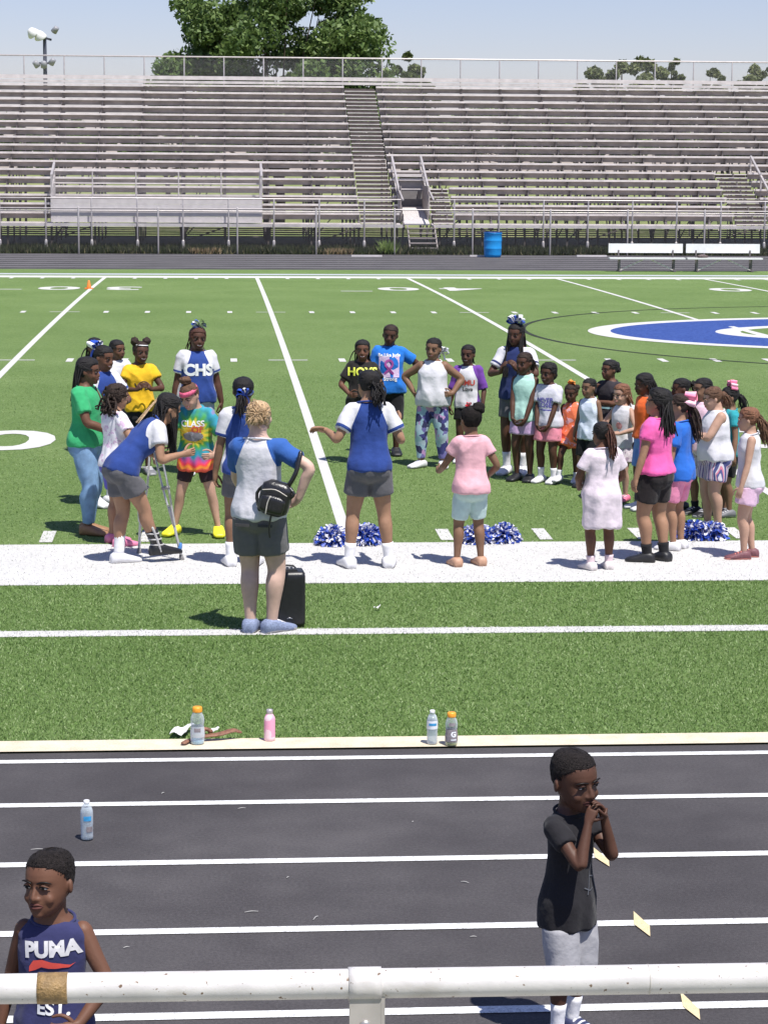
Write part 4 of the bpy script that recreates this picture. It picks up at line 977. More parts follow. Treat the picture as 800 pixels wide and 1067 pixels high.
        if m is HR['afro']:                                          # tight curls, thinning out at the hairline
            w3 = []
            for _ in range(2600):
                a = gg.uniform(-math.pi, math.pi); t = gg.uniform(.05, .99); w, f, b = (np.interp(t, HEAD[:, 0], HEAD[:, j]) for j in (1, 2, 3)); yy = (f+b)/2+(b-f)/2*math.cos(a)
                lm = float(np.interp(yy, [-.45, -.28, -.14, -.02, .10, .22], [front, front-.05, side+.10, side-.06, back+.12, back]))
                if t < lm-.035*gg.random(): continue
                e = grow*min(1, max(.2, (t-lm)/.1))+.008; c = s.hp((w*.98*math.sin(a)+e*math.sin(a), yy+e*math.cos(a), t+(e*.8 if t > .85 else 0))); r_ = s.hd*gg.uniform(.008, .016); D = gg.normal(size=(4, 3)); D /= np.linalg.norm(D, axis=1)[:, None]
                mb.add((c+D*r_, [(0, 1, 2), (0, 2, 3), (0, 3, 1), (1, 3, 2)]))
        if extra: extra(mb)
        s.hair_o = link(name, mb.mesh(name), m, s.o); return s.hair_o
    def strands(s, mb, n, root, tip, r=.022, sag=.1, spread=.05, seed=3, front=0, wav=.0):
        """n locks from an area of the head to an area below; root/tip: functions of a random generator giving body points"""
        g = np.random.default_rng(seed)
        for _ in range(n):
            a, b = root(g), tip(g); mid = a*.45+b*.55+np.array([0, 0, sag*s.hd])+g.normal(0, spread*s.hd, 3); P = [a, mid, b]
            if wav: P = crom(P, 3)+g.normal(0, wav*s.hd, (7, 3))
            rr = np.linspace(1, .55, len(P))*r*s.hd; mb.add(tube(P, rr, 6, 3 if not wav else 2))
    def braids(s, mb, n=40, length=1.3, r=.03, seed=3, back=1, spread=.12, front=0.):
        def root(g):
            a = g.uniform(-2.4, 2.4)*(.62 if not front else .9); t = g.uniform(.45, .95); w, f, b = (np.interp(t, HEAD[:, 0], HEAD[:, j]) for j in (1, 2, 3))
            return s.hp((w*1.02*math.sin(a), (b+.02)*math.cos(a) if math.cos(a) > 0 else .12*math.cos(a), t))
        g2 = np.random.default_rng(seed+9)
        def tip(g):
            a = g.uniform(-1.25, 1.25); base_ = s.hp((.40*math.sin(a), .36*math.cos(a)+.08, .1)); fall = length*s.hd*g.uniform(.75, 1.1)
            return base_+np.array([0, 0, -fall])+s.frame(.8)[:, 1]*.12*s.hd+g.normal(0, spread*s.hd, 3)*[1, .5, .3]
        s.strands(mb, n, root, tip, r, .25, .03, seed)
    def tail(s, mb, at_=(0, .45, .72), length=1.0, r=.13, n=26, back=.35, seed=4, sidex=0, wav=.02, knot=True):
        o = s.hp(at_); 
        if knot: mb.add(ell(o, np.array([.09, .09, .09])*s.hd))
        def root(g): return o+g.normal(0, .03*s.hd, 3)
        bk = s.Rh[:, 1].copy(); bk[2] = 0; bk = unit(bk)
        def tip(g): return o+bk*back*s.hd*g.uniform(.6, 1.1)+s.Rh[:, 0]*sidex*s.hd+np.array([0, 0, -length*s.hd*g.uniform(.8, 1.1)])+g.normal(0, r*.55*s.hd, 3)*[1, 1, .4]
        s.strands(mb, n, root, tip, .036, .22, r*.45, seed, wav=wav)
    def puff(s, mb, p, r, seed=2, sq=(1, 1, 1)):
        V, Fs = ell((0, 0, 0), (r, r, r), None, 26, 18); V = V*sq+V/r*(wnoise(V, 16/r*.35, seed)[:, None]*r*.10+wnoise(V, 16/r, seed+1)[:, None]*r*.05); mb.add((V*s.hd+s.hp(p), Fs))
    def bow(s, p, size, mats, seed=1, nl=5, tails=True, name='hair_bow'):
        g = np.random.default_rng(seed); o = s.hp(p); z = size*s.hd; root = None; mb = MB()
        def ribbon(P, wdir, w, mi):
            P = crom(P, 4); V = []
            for i, q in enumerate(P): V += [q-wdir*w, q+wdir*w]
            Fs = [(2*i, 2*i+1, 2*i+3, 2*i+2) for i in range(len(P)-1)]; V = np.array(V); nn = unit(np.cross(P[1]-P[0], wdir))*.0025; k = len(V)
            mb.add((np.concatenate([V+nn, V-nn]), Fs+[tuple(j+k for j in f[::-1]) for f in Fs]), mi)
        X, Y, Z = s.Rh[:, 0], s.Rh[:, 1], s.Rh[:, 2]
        for i in range(nl):
            a = i/nl*math.pi*1.1-.1+g.uniform(-.1, .1); d = X*math.cos(a)+Z*math.sin(a); up = unit(Y*.9+np.cross(Y, d)*.2)
            t = unit(np.cross(d, up)); L = z*(1 if abs(math.cos(a)) > .4 else .75)
            ribbon([o, o+d*L*.5+t*L*.26, o+d*L*1.02+t*L*.05, o+d*L*.6-t*L*.24, o], up, z*.42, i % len(mats))
        if tails:
            for sd in (-1, 1): ribbon([o, o+X*sd*z*.35-Z*z*.5, o+X*sd*z*.5-Z*z*1.1], unit(Y+X*.3), z*.16, (sd+1)//2 % len(mats))
        mb.add(ell(o, (z*.16, z*.16, z*.16)), 0); return link(name, mb.mesh(name), list(mats), s.o)
    def headband(s, m, t=.68, w=.07, tilt=0, name='headband'):
        rings = []
        for dt, gr in ((-w, .018), (-w, .05), (w, .05), (w, .018)):
            P = []
            for a in np.arange(32)*2*math.pi/32:
                tt = t+dt+tilt*math.sin(a); ww, f, b = (np.interp(tt, HEAD[:, 0], HEAD[:, j]) for j in (1, 2, 3)); P.append(s.hp((ww*.98*math.cos(a)+gr*math.cos(a), (f+b)/2+((b-f)/2+gr)*math.sin(a), tt)))
            rings.append(P)
        V, Fs = loft(rings+[rings[0]], cap=False); return link(name, MB().add((V, Fs)).mesh(name), m, s.o)
    def world(s, p): return Vector(s.G)+Matrix.Rotation(s.face, 3, 'Z')@Vector(p)

BLUE = cloth('royal_blue', (.026, .058, .235)); NAVY = cloth('navy', (.020, .035, .15)); BLK = cloth('black', (.014, .014, .016)); GREYD = cloth('slate', (.115, .112, .122)); WHT = M_WHITEF
BOWB = mat('bow_blue', (.04, .10, .50), .35, .15, 30); BOWW = mat('bow_white', (.80, .80, .84), .35, .08, 30); PINKM = mat('bow_pink', (.85, .22, .36), .4, .12, 30); LPINK = mat('bow_pale_pink', (.85, .50, .58), .4, .1, 30)
PR_W = mat('print_white', (.82, .82, .82), .6, .05, 40); PR_Y = mat('print_yellow', (.70, .75, .08), .6, .05, 40); PR_R = mat('print_red', (.62, .07, .05), .6, .05, 40); PR_B = mat('print_blue', (.10, .08, .40), .6, .1, 40); PR_K = mat('print_black', (.02, .02, .025), .6, .1, 40); PR_G = mat('print_grey', (.42, .42, .44), .6, .1, 40)
SOCKW = cloth('sock_white', (.76, .75, .76))

# the two boys on the track
H = Human(590, 1082, 784, 40, 'deep', .200, .88, head=(-8, 6, -4), vox=.0046, belly=.004, armw=.95,
          L=((.030, -.118, .800), (.25, -.1, -1), (-.42, -.05, .85)), Rr=((.040, -.112, .792), (.45, .0, -1), (-.42, -.05, .9)), feet={1: (.045, .02, 10, 0), -1: (.05, 0, 10, 0)},
          label='small boy in a black t-shirt on the track with both hands at his mouth')
H.cap(HR['afro'], .010, .84, .58, .14, rough=.005)
H.shirt([cloth('charcoal', (.019, .018, .021))], .62, -.17, .9, name='shirt', neck=1.06)
def emblem():
    mb = MB()
    for P in ([(-.35, -.9), (-.1, -.2), (.12, .5), (.3, 1)], [(.3, 1), (.42, .3), (.25, -.3), (.4, -.9)], [(-.1, -.2), (.25, -.3)], [(.12, .5), (.45, .55)], [(-.5, -.6), (-.2, -.75), (.1, -.7)]):
        for a, b in zip(P, P[1:]):
            a, b = np.array(a), np.array(b); t = (b-a)/np.linalg.norm(b-a); nn = np.array([-t[1], t[0]])*.022
            mb.add(([(*(a-nn), 0), (*(b-nn), 0), (*(b+nn), 0), (*(a+nn), 0)], [(0, 1, 2, 3)]))
    return np.concatenate(mb.v), mb.f
H.print_('', mat('print_faint', (.10, .105, .12), .6), .085, .45, .03, VF=emblem())
H.bottoms([cloth('light_grey', (.36, .355, .37))], .50, .1, .013, .25, 'shorts')
H.shoes(mat('shoe_navy', (.03, .035, .09), .5), M_SHOEW, SOCKW, .10)
H2 = Human(60, 1232, 891, -14, 'dark', .188, 1.0, head=(-20, -2, -3), vox=.0046, twist=4, armw=.95,
           L=((.105, -.115, .535), (1, .7, 0), (-.75, -.5, -.1)), Rr=((.165, -.0, .475), (.4, 1, 0), (0, -.1, -1)),
           label='small boy in a navy sleeveless top behind the hand rail, looking left')
H2.cap(HR['afro'], .012, .83, .58, .14, rough=.006)
H2.shirt([cloth('navy_tank', (.034, .036, .105))], 0, -.14, 1.15, name='shirt', neck=1.03, strap=1.32)
H2.print_('PUMA', mat('print_dull_white', (.60, .59, .60), .7, .12, 60), .060, .84, .012, bold=.05, turn=5)
cat = [(-.95, -.10), (-.75, .16), (-.35, .20), (.05, .06), (.4, .0), (.8, -.12), (1.0, -.05), (.75, -.22), (.45, -.2), (.2, -.22), (-.1, -.2), (-.4, -.12), (-.7, -.25), (-.98, -.32)]
H2.print_('', PR_R, .068, .715, .012, turn=4, VF=(np.array([(x, y, 0) for x, y in cat]), [(0, 13, 12, 11), (0, 11, 1), (1, 11, 2), (2, 11, 10, 3), (3, 10, 9, 4), (4, 9, 8), (4, 8, 7, 5), (5, 7, 6)]))
H2.print_('EST.', PR_W, .056, .30, .02, bold=.03)
H2.bottoms([cloth('navy_tank', (.034, .036, .105))], .46, .2, .02, .25); H2.shoes(M_SHOEB, M_SHOEW, SOCKW)

def raglan(H, torso=BLUE, sleeve=WHT, sl=.78, hem=-.02, txt=None, back=False, cuff=(.74, .86, 2), loose=1.0):
    H.shirt([torso, sleeve, torso], sl, hem, loose, 'raglan', cuff=cuff)
    if txt: H.print_(txt, PR_W, .105, .68, 0, back, bold=.05)

# woman with the bag
H = Human(270, 659, 421, 166, 'fair', .142, .96, belly=.006, lean=-2, head=(8, 10, 0), legw=1.2, armw=1.08,
          Rr=((.185, .045, .60), (1, .25, -.1), (-.6, -.45, -.4)), L='fwd', feet={1: (.038, 0, 2, 0), -1: (.055, -.005, 38, 0)}, label='blonde woman seen from behind in a white t-shirt with blue sleeves, hand on hip')
wo = H
H.shirt([cloth('offwhite', (.60, .59, .63)), cloth('mid_blue', (.035, .11, .36))], .80, -.02, 1.25, 'raglan')
H.bottoms([cloth('grey_short', (.135, .130, .132))], .36, .26, .012, .1)
for k in (-1, 1): link('pocket', MB().add(box(H.tp(-.09, .05*k, .1), (.062*H.h, .008, .012*H.h))).mesh('p', False), cloth('grey_dark', (.06, .058, .06)), H.o)
H.shoes(mat('shoe_bluegrey', (.20, .24, .36), .7, .3, 90), M_SHOEW)
def mess(mb):
    g = np.random.default_rng(5)
    for _ in range(320):
        a = g.uniform(-2.0, 2.0); t0 = g.uniform(.18, .97); w, f, b = (np.interp(t0, HEAD[:, 0], HEAD[:, j]) for j in (1, 2, 3)); e = .025
        pt = H.hp(((w*1.03+e)*math.sin(a), (f+b)/2+((b-f)/2+e)*math.cos(a), t0+(.02 if t0 > .9 else 0))); k = H.hp((g.normal(0, .12), .43, .62+g.normal(0, .14)))
        d = unit(pt*.5+k*.5-H.hp((0, 0, .5))); mb.add(tube([pt, pt*.5+k*.5+d*.07*H.hd, k], np.array([.007, .015, .012])*H.hd, 4, 3))
    for _ in range(150):
        k = H.hp((g.normal(0, .06), .50, .60)); e = k+H.Rh@np.array([g.normal(0, .14), g.uniform(.02, .12), g.normal(-.04, .17)])*H.hd; m_ = (k+e)/2+H.Rh[:, 1]*.09*H.hd; mb.add(tube([k, m_, e], np.array([.010, .014, .005])*H.hd, 4, 3))
H.cap(HR['blonde'], .022, .78, .5, .12, extra=mess, comb=0)

# cheer coaches
H = Human(384, 592, 389, 180, 'tan', .142, 1.0, lean=2, head=(22, 4, 0), L=((.215, -.09, .70), (.3, .8, -1), (.95, -.3, .15)), Rr=((.15, -.12, .715), (.4, .8, -1), (.3, -.5, .7)),
          feet={1: (.10, 0, 14, 0), -1: (.105, -.01, 5, 0)}, legw=1.04, label='cheer coach seen from behind in a blue t-shirt with white sleeves, forearms spread out')
raglan(H); H.bottoms([GREYD], .30, .22, .012, .12); H.shoes(M_SHOEW, M_SHOEW, SOCKW, .09)
def ponyt(H, length=.9, at_=(0, .44, .62), r=.13, n=30, **k): return lambda mb: H.tail(mb, at_, length, r, n, **k)
H.cap(HR['black'], .03, .8, .5, .12, extra=lambda mb: (H.tail(mb, (-.05, .46, .42), .55, .20, 40, .35, wav=.06), H.puff(mb, (-.08, .52, .22), .24, 4, (1, .7, 1.1))))

H = Human(254, 590, 396, 180, 'brown', .142, 1.0, head=(-6, 0, 0), L='hang', Rr='low', feet={1: (.07, 0, 8, 0), -1: (.06, 0, 8, 0)}, label='coach with a blue bow in black hair, mostly hidden by the blonde woman')
raglan(H); H.bottoms([GREYD], .30, .22); H.shoes(M_SHOEW, M_SHOEW, SOCKW, .09)
H.cap(HR['black'], .035, .8, .5, .10, extra=lambda mb: H.tail(mb, (.05, .46, .45), .7, .14, 24)); H.bow((-.12, .56, .42), .33, (BOWB, BOWB, BOWW), 2)

H = Human(206, 494, 343, 8, 'deep', .148, 1.2, belly=.012, head=(6, 0, 3), smile=1, armw=1.12, L=((.175, .0, .47), (.5, 1, 0), (0, 0, -1)), Rr=((.165, .0, .48), (.5, 1, 0), (0, 0, -1)), label='smiling adult in a blue t-shirt with white letters, behind the tie-dye girl')
raglan(H, txt='CHS', loose=1.2, cuff=(.70, .80, 2)); H.bottoms([cloth('denim_pale', (.32, .36, .45))], .4, .26); H.shoes(M_SHOEW, M_SHOEW, SOCKW)
H.cap(HR['redbrown'], .04, .80, .42, .0, extra=lambda mb: H.braids(mb, 24, .35, .03, 5)); H.bow((.0, -.10, 1.05), .34, (BOWW, BOWB), 4, 8, False)

H = Human(108, 527, 362, 42, 'dark', .146, 1.0, head=(10, 8, 0), smile=1, L='clasp', Rr='clasp', label='smiling coach with sleek black hair clapping between the green and yellow t-shirts')
raglan(H); H.bottoms([GREYD], .3); H.shoes(M_SHOEW, M_SHOEW, SOCKW, .09); H.cap(HR['black'], .02, .8, .55, .14, extra=ponyt(H, .8)); H.bow((-.15, .42, .86), .42, (BOWB, BOWW, BOWB), 7)

H = Human(100, 472, 354, 30, 'brown', .165, .95, head=(0, 0, 0), label='girl with a light brown face peering out behind the clapping coach')
H.shirt([WHT]); H.bottoms([BLK]); H.shoes(M_SHOEW); H.cap(HR['black'], .045, .8, .45, .0, extra=lambda mb: H.braids(mb, 26, .45, .05, 4, front=1))
H = Human(123, 480, 356, 25, 'dark', .16, .95, head=(20, 0, 0), label='child whose dark hair shows just behind the clapping cheer coach')
H.shirt([WHT]); H.bottoms([BLK]); H.shoes(M_SHOEW); H.cap(HR['black'], .03, .8, .5, .1)

# girl on crutches
H = Human(136, 587, 407, 112, 'tan', .15, 1.02, lean=46, twist=-4, head=(0, 6, 0), h=1.58, shift=(0, .04), L=((.15, -.22, .56), (.6, .8, -.6), (-.1, -.9, .1)), Rr=((.11, -.27, .60), (.4, .5, -1), (.0, -1, .15)),
          feet={1: (.03, .055, 0, 0), -1: (.03, -.165, -4, .012)}, legw=1.08, label='girl leaning forward on crutches with long black braids and a walking boot')
cr = H
H.shirt([BLUE, WHT], .66, -.02, 1.05, 'raglan'); H.bottoms([GREYD], .30, .22, .013, .12)
def cbraids(mb):
    H.braids(mb, 60, .9, .035, 6, spread=.16)
    sd = H.hp((0, -.05, .5))
    def root(g): return H.hp((g.uniform(-.3, .36), g.uniform(-.25, .2), g.uniform(.7, .98)))
    def tip(g): return sd+np.array([g.normal(.10, .05)*0+.0, 0, 0])+H.Rh[:, 0]*g.normal(.05, .22)*H.hd+np.array([0, -.03, -1.7*H.hd*g.uniform(.7, 1.05)])
    H.strands(mb, 95, root, tip, .036, .30, .06, 8)
H.cap(HR['black'], .04, .8, .5, .1, extra=cbraids)
lb = MB(); H.strands(lb, 5, lambda g: H.hp((g.uniform(-.1, .2), .43, .75)), lambda g: H.tp(.80, g.uniform(-.05, .05), .085), .026, .0, .02, 4); link('blonde_braids', lb.mesh('blonde_braids'), HR['blonde'], H.o)
# shoe and sock on one foot, boot on the other
def one_shoe(H, sd, m, sock, sh):
    V, Fs = H.footmesh(sd, 1.06, .004*H.h); link('shoe', MB().add((V, Fs)).mesh('shoe'), m, H.o)
    a = H.leg[sd][2]; P, r = H.legpath(sd); u = unit(P[4]-a); link('sock', MB().add(tube([a-u*.01, a+u*sh*.5*H.h, a+u*sh*H.h], np.array([.029, .029, .031])*H.h, 14, 2, 'flat')).mesh('sock'), sock, H.o)
one_shoe(H, 1, M_SHOEW, SOCKW, .125)
a = H.leg[-1][2]; P, r = H.legpath(-1); u = unit(P[4]-a); f = rz(R(H.leg[-1][3]))@np.array([0, -1., 0]); sdv = np.array([f[1], -f[0], 0])
bt = link('walking_boot', MB().add(H.footmesh(-1, 1.12, .006)).add(tube([a, a+u*.09, a+u*.17], [.048, .05, .056], 14, 2, 'flat')).mesh('boot'), M_BLACK, H.o)
mb = MB(); 
for k in (.03, .085, .14): mb.add(tube([a+u*k+sring((0, 0, 0), f, sdv, .056, .056, 17)[i] for i in range(17)], [.007]*17, 6, 1))
for sg in (-1, 1): mb.add(tube([a+sdv*sg*.05-np.array([0, 0, .03]), a+sdv*sg*.054+u*.1, a+sdv*sg*.06+u*.2], [.011]*3, 8, 2))
link('strap', mb.mesh('strap'), mat('boot_grey', (.45, .44, .43), .5), bt)
link('boot_liner', MB().add(tube([a+f*.16+np.array([0, 0, -.05]), a+f*.2+np.array([0, 0, -.035]), a+f*.21+np.array([0, 0, .01])], [.020, .020, .014], 10, 2)).mesh('l'), mat('liner_blue', (.06, .20, .50), .6), bt)
def crutch(tip, topp, side, label):
    """underarm crutch: two bows that meet in one foot tube"""
    tip, topp = np.array(tip, float), np.array(topp, float); c = empty('crutch', tip); tag(c, label, 'crutch', 'pair of crutches'); d = topp-tip; L = np.linalg.norm(d); u = d/L
    side = unit(np.array(side)-u*(np.array(side)@u)); al = mat('crutch_aluminium', (.62, .61, .60), .3, .08, 20, metal=.5)
    link('shaft', MB().add(tube([(0, 0, 0)+u*.03, u*L*.25, u*L*.45], [.0125]*3, 10, 1)).mesh('s'), al, c)
    for sg in (-1, 1): link('upright', MB().add(tube([u*L*.30+side*sg*.014, u*L*.42+side*sg*.03, u*L*.62+side*sg*.06, u*L*.97+side*sg*.07], [.0095]*4, 10, 3)).mesh('u'), al, c)
    link('hand_grip', MB().add(tube([u*L*.62-side*.062, u*L*.62, u*L*.62+side*.062], [.017]*3, 12, 1)).mesh('g'), mat('grip_grey', (.35, .34, .33), .8), c)
    link('underarm_pad', MB().add(tube([u*L*.965-side*.09, u*L*.99, u*L*.965+side*.09], [.024, .028, .024], 12, 2)).mesh('p'), mat('grip_grey', (.35, .34, .33)), c)
    link('rubber_tip', MB().add(tube([u*.0, u*.05], [.022, .017], 12, 1, 'flat')).mesh('t'), mat('tip_grey', (.22, .21, .21), .8), c)
    link('brace', MB().add(bar(u*L*.47-side*.036, u*L*.47+side*.036, .012)).add(bar(u*L*.8-side*.066, u*L*.8+side*.066, .010)).mesh('b', False), al, c)
Y1 = at(190, 584)[1]; t1 = at_y(162, 462, Y1+.12); crutch(at(190, 584), t1, (.45, -.9, 0), 'aluminium crutch slanting down to the white sideline, right of the walking boot')
Y2 = at(145, 577)[1]; t2 = at_y(150, 464, Y2+.05); crutch(at(145, 577), t2, (.8, -.6, 0), 'upright aluminium crutch seen between the legs of the leaning girl')

# girls on the left
H = Human(92, 556, 375, 72, 'dark', .145, 1.06, belly=.006, head=(4, 4, 0), armw=1.1, legw=1.08, Rr=((.06, -.17, .60), (.9, .6, -.5), (-.2, -.95, .1)), L='belly', feet={1: (.05, .02, 8, 0), -1: (.05, -.02, 5, 0)}, label='girl in a bright green t-shirt and blue jeans at the far left')
H.shirt([cloth('bright_green', (.04, .36, .14))], .70, -.0, 1.15); H.bottoms([mat('denim', (.17, .29, .46), .85, .25, 12, .3, 90)], .95, .22, .009, .0, 'jeans'); H.shoes(mat('sandal', (.30, .16, .08), .6), open_=True, name='sandal')
link('belt', MB().add(loft([H.tring(.16, .016*H.h), H.tring(.22, .016*H.h)])).mesh('belt'), BLK, H.o)
H.cap(HR['black'], .045, .8, .46, .05, extra=lambda mb: H.braids(mb, 60, .95, .035, 3))
lb = MB().add(tube([H.tp(1.05, .03, -.045), H.tp(.8, .03, -.085), H.tp(.62, .01, -.09)], [.006]*3, 6, 2)); link('lanyard', lb.mesh('lanyard'), cloth('lanyard', (.18, .08, .06)), H.o)

H = Human(122, 568, 403, 122, 'tan', .15, 1.0, head=(6, 6, 0), L='belly', Rr=((.10, -.13, .60), (1, .7, -.2), (-.6, -.7, .1)), feet={1: (.09, -.02, 0, 0), -1: (.08, .02, 0, 0)}, label='girl with dark wavy hair in a speckled white t-shirt and purple shorts')
H.shirt([pattern('speckle', [(.76, .73, .76), (.78, .75, .78), (.74, .72, .76), (.62, .45, .60), (.78, .76, .79), (.75, .73, .76)], 34)], .6, -.02, 1.1)
H.bottoms([cloth('purple_short', (.13, .12, .46))], .34, .24, .010, .05); H.shoes(mat('clog_pink', (.75, .22, .36), .5), open_=True, name='clog')
H.cap(HR['dkbrown'], .06, .8, .45, .0, rough=.012, extra=lambda mb: H.strands(mb, 60, lambda g: H.hp((g.uniform(-.34, .34), g.uniform(.1, .4), g.uniform(.3, .9))), lambda g: H.hp((g.normal(0, .26), g.uniform(.34, .56), -.15+g.normal(0, .12))), .06, .0, .06, 5, wav=.05))

H = Human(147, 494, 358, 12, 'deep', .16, .98, head=(12, 0, 4), smile=1, L='clasp', Rr='clasp', label='smiling girl in a yellow t-shirt with two hair puffs, clapping')
H.shirt([cloth('gold', (.72, .43, .02))], .6, -.04, 1.2); H.print_('WE', PR_K, .07, .55); H.bottoms([BLK], .42, .24, .008, 0); H.shoes(mat('shoe_grey', (.16, .16, .17), .6), M_SHOEW)
H.cap(HR['dkbrown'], .03, .82, .5, .12, rough=.006, extra=lambda mb: (H.puff(mb, (.30, .05, 1.05), .20, 3), H.puff(mb, (-.32, .05, 1.02), .20, 6))); H.headband(M_WHITE, .86, .02)

H = Human(205, 558, 398, -10, 'light', .158, 1.0, head=(-22, 22, -6), lean=11, smile=.6, L=((.14, -.13, .545), (.9, .7, -.2), (-.65, -.65, -.1)), Rr=((.24, -.16, .53), (.6, .9, -.2), (.1, -.8, -.5)), feet={1: (.145, 0, 14, 0), -1: (.145, 0, 18, 0)}, legw=.92,
          label='girl in a rainbow tie-dye t-shirt, pink headband and yellow clogs, dancing')
H.shirt([tie_dye()], .85, -.22, 1.5); H.print_('CLASS', PR_W, .055, .80); H.print_('OF', PR_R, .06, .68, .03); H.print_('', PR_G, .06, .54, .0, VF=ell((0, 0, 0), (1.1, .55, .01), None, 18, 5)); H.bottoms([cloth('bike_short', (.035, .02, .025))], .34, .2, .008, 0); H.shoes(mat('clog_yellow', (.80, .72, .03), .45, .05), open_=True, name='clog')
H.cap(HR['brown'], .025, .84, .55, .14, extra=lambda mb: H.puff(mb, (-.05, .12, 1.18), .21, 4, (1.25, 1, .8))); H.headband(mat('headband_pink', (.72, .12, .22), .7, .3, 40), .76, .085)

# middle group
H = Human(377, 483, 356, -4, 'dark', .165, 1.08, belly=.01, head=(0, 0, 0), smile=1, L=((.05, -.15, .64), (1, .5, -.5), (-.8, -.3, .5)), Rr=((.10, -.14, .58), (1, .5, -.3), (-.5, -.8, 0)), label='smiling girl in a black t-shirt with yellow letters, behind the coach with spread arms')
H.shirt([cloth('black_tee', (.020, .018, .017))], .72, -.08, 1.4); H.print_('HOYS', PR_Y, .092, .82, 0, bold=.03); H.bottoms([NAVY], .42); H.shoes(M_SHOEW)
H.cap(HR['black'], .03, .8, .46, .0, extra=lambda mb: H.braids(mb, 30, .35, .045, 4, front=1))
H = Human(405, 474, 340, -6, 'deep', .158, 1.1, belly=.008, head=(-4, 6, 6), L='hip', Rr='hang', armw=1.05, label='girl in a bright blue t-shirt with a pink ribbon print, hand on hip')
H.shirt([cloth('bright_blue', (.02, .17, .58))], .72, -.06, 1.3); H.print_('Be Like Jude', PR_W, .034, .88, 0, bold=.03)
def sq(a, b): return ([(-a, -b, 0), (a, -b, 0), (a, b, 0), (-a, b, 0)], [(0, 1, 2, 3)])
H.print_('', mat('print_lilac', (.66, .50, .70), .6, .2, 60), .082, .60, .0, VF=sq(.95, 1.0))
th = np.linspace(-.9, math.pi+.9, 26); loop = np.array([(.45*math.cos(t), .35+.45*math.sin(t), 0) for t in th]); mb = MB()
for a, b in zip(list(loop)+[loop[0]], list(loop[1:])+[np.array([.55, -.9, 0])]):
    t_ = (b-a)/(np.linalg.norm(b-a)+1e-6); nn = np.array([-t_[1], t_[0], 0])*.14; mb.add(([a-nn, b-nn, b+nn, a+nn], [(0, 1, 2, 3)]))
a, b = loop[-1], np.array([.55, -.9, 0]); a2, b2 = loop[0], np.array([-.55, -.9, 0])
for a, b in ((a, b), (a2, b2)):
    t_ = (b-a)/np.linalg.norm(b-a); nn = np.array([-t_[1], t_[0], 0])*.14; mb.add(([a-nn, b-nn, b+nn, a+nn], [(0, 1, 2, 3)]))
_vo = H.sV; H.sV = H.sV.copy(); H.sV[:, 1] -= .003
H.print_('', mat('print_magenta', (.42, .08, .34), .6, .2, 60), .062, .60, .0, VF=(np.concatenate(mb.v), mb.f)); H.sV = _vo
H.print_('Strong', PR_W, .038, .30, 0.01, bold=.03); H.bottoms([BLK], .50, .24, .012, .0); H.shoes(M_SHOEB); H.cap(HR['dkbrown'], .02, .82, .55, .14, extra=lambda mb: H.puff(mb, (0, .5, .6), .18, 3))
H = Human(450, 487, 354, -8, 'brown', .165, 1.14, belly=.02, head=(-14, 2, 4), smile=.4, armw=1.12, legw=1.1, L=((.155, -.05, .585), (1, .45, 0), (-.75, -.5, .0)), Rr=((.15, .01, .59), (1, .5, 0), (-.4, -.2, -.8)), feet={1: (.085, .0, 5, 0), -1: (.085, -.02, 45, 0)},
          label='girl in a white sleeveless top and blue patterned leggings, hands on her hips')
H.shirt([WHT], 0, -.03, 1.35); H.bottoms([pattern('camo_leggings', [(.30, .44, .52), (.05, .05, .20), (.42, .52, .60), (.16, .14, .36), (.03, .03, .10), (.46, .26, .48), (.34, .50, .56)], 16)], .93, .2, .008, 0, 'leggings'); H.shoes(M_SHOEW, M_SHOEW)
H.cap(HR['black'], .02, .82, .55, .14, rough=.01, extra=lambda mb: H.tail(mb, (-.0, .45, .5), .5, .1, 12)); H.bow((.32, .42, .32), .34, (BOWW, BOWW), 5)
H = Human(486, 482, 361, -14, 'deep', .165, .98, head=(-10, 0, 2), smile=.6, L=((.14, -.06, .50), (.8, .8, 0), (-.3, -.5, -.8)), Rr='hang', label='girl in a white shirt with purple sleeves and red lettering, black shorts')
H.shirt([WHT, cloth('purple', (.15, .05, .30))], 1.02, -.06, 1.15, 'raglan'); H.print_('VIMU', PR_R, .062, .62, 0, bold=.03); H.print_('Love', PR_K, .045, .45, .01); H.bottoms([BLK, WHT], .30, .24, .014, .1, hemband=.014); H.shoes(M_SHOEW)
H.cap(HR['black'], .02, .82, .52, .14, rough=.008, extra=lambda mb: H.tail(mb, (-.0, .45, .4), .45, .1, 14))
H = Human(489, 590, 426, 192, 'brown', .172, .98, head=(12, -2, 0), L=((.145, -.19, .585), (.5, 1, -.3), (.1, -1, .1)), Rr=((.14, -.08, .56), (.5, 1, -.2), (0, -.6, -.7)), feet={1: (.085, 0, 0, 0), -1: (.075, 0, 0, 0)}, label='little girl seen from behind in a pale pink t-shirt and mint shorts')
H.shirt([cloth('pale_pink', (.72, .40, .45))], .55, -.04, 1.1, flare=.10); H.bottoms([cloth('mint', (.50, .64, .62))], .42, .24, .010, .05); H.shoes(mat('sandal_tan', (.45, .26, .17), .6), open_=True, name='sandal')
H.cap(HR['afro'], .03, .82, .5, .12, rough=.006, extra=lambda mb: H.puff(mb, (-.16, .24, .98), .24, 4)); H.bow((.10, -.02, 1.06), .13, (mat('clip_red', (.75, .05, .06), .4),), 3, 3, False, 'hair_clip')

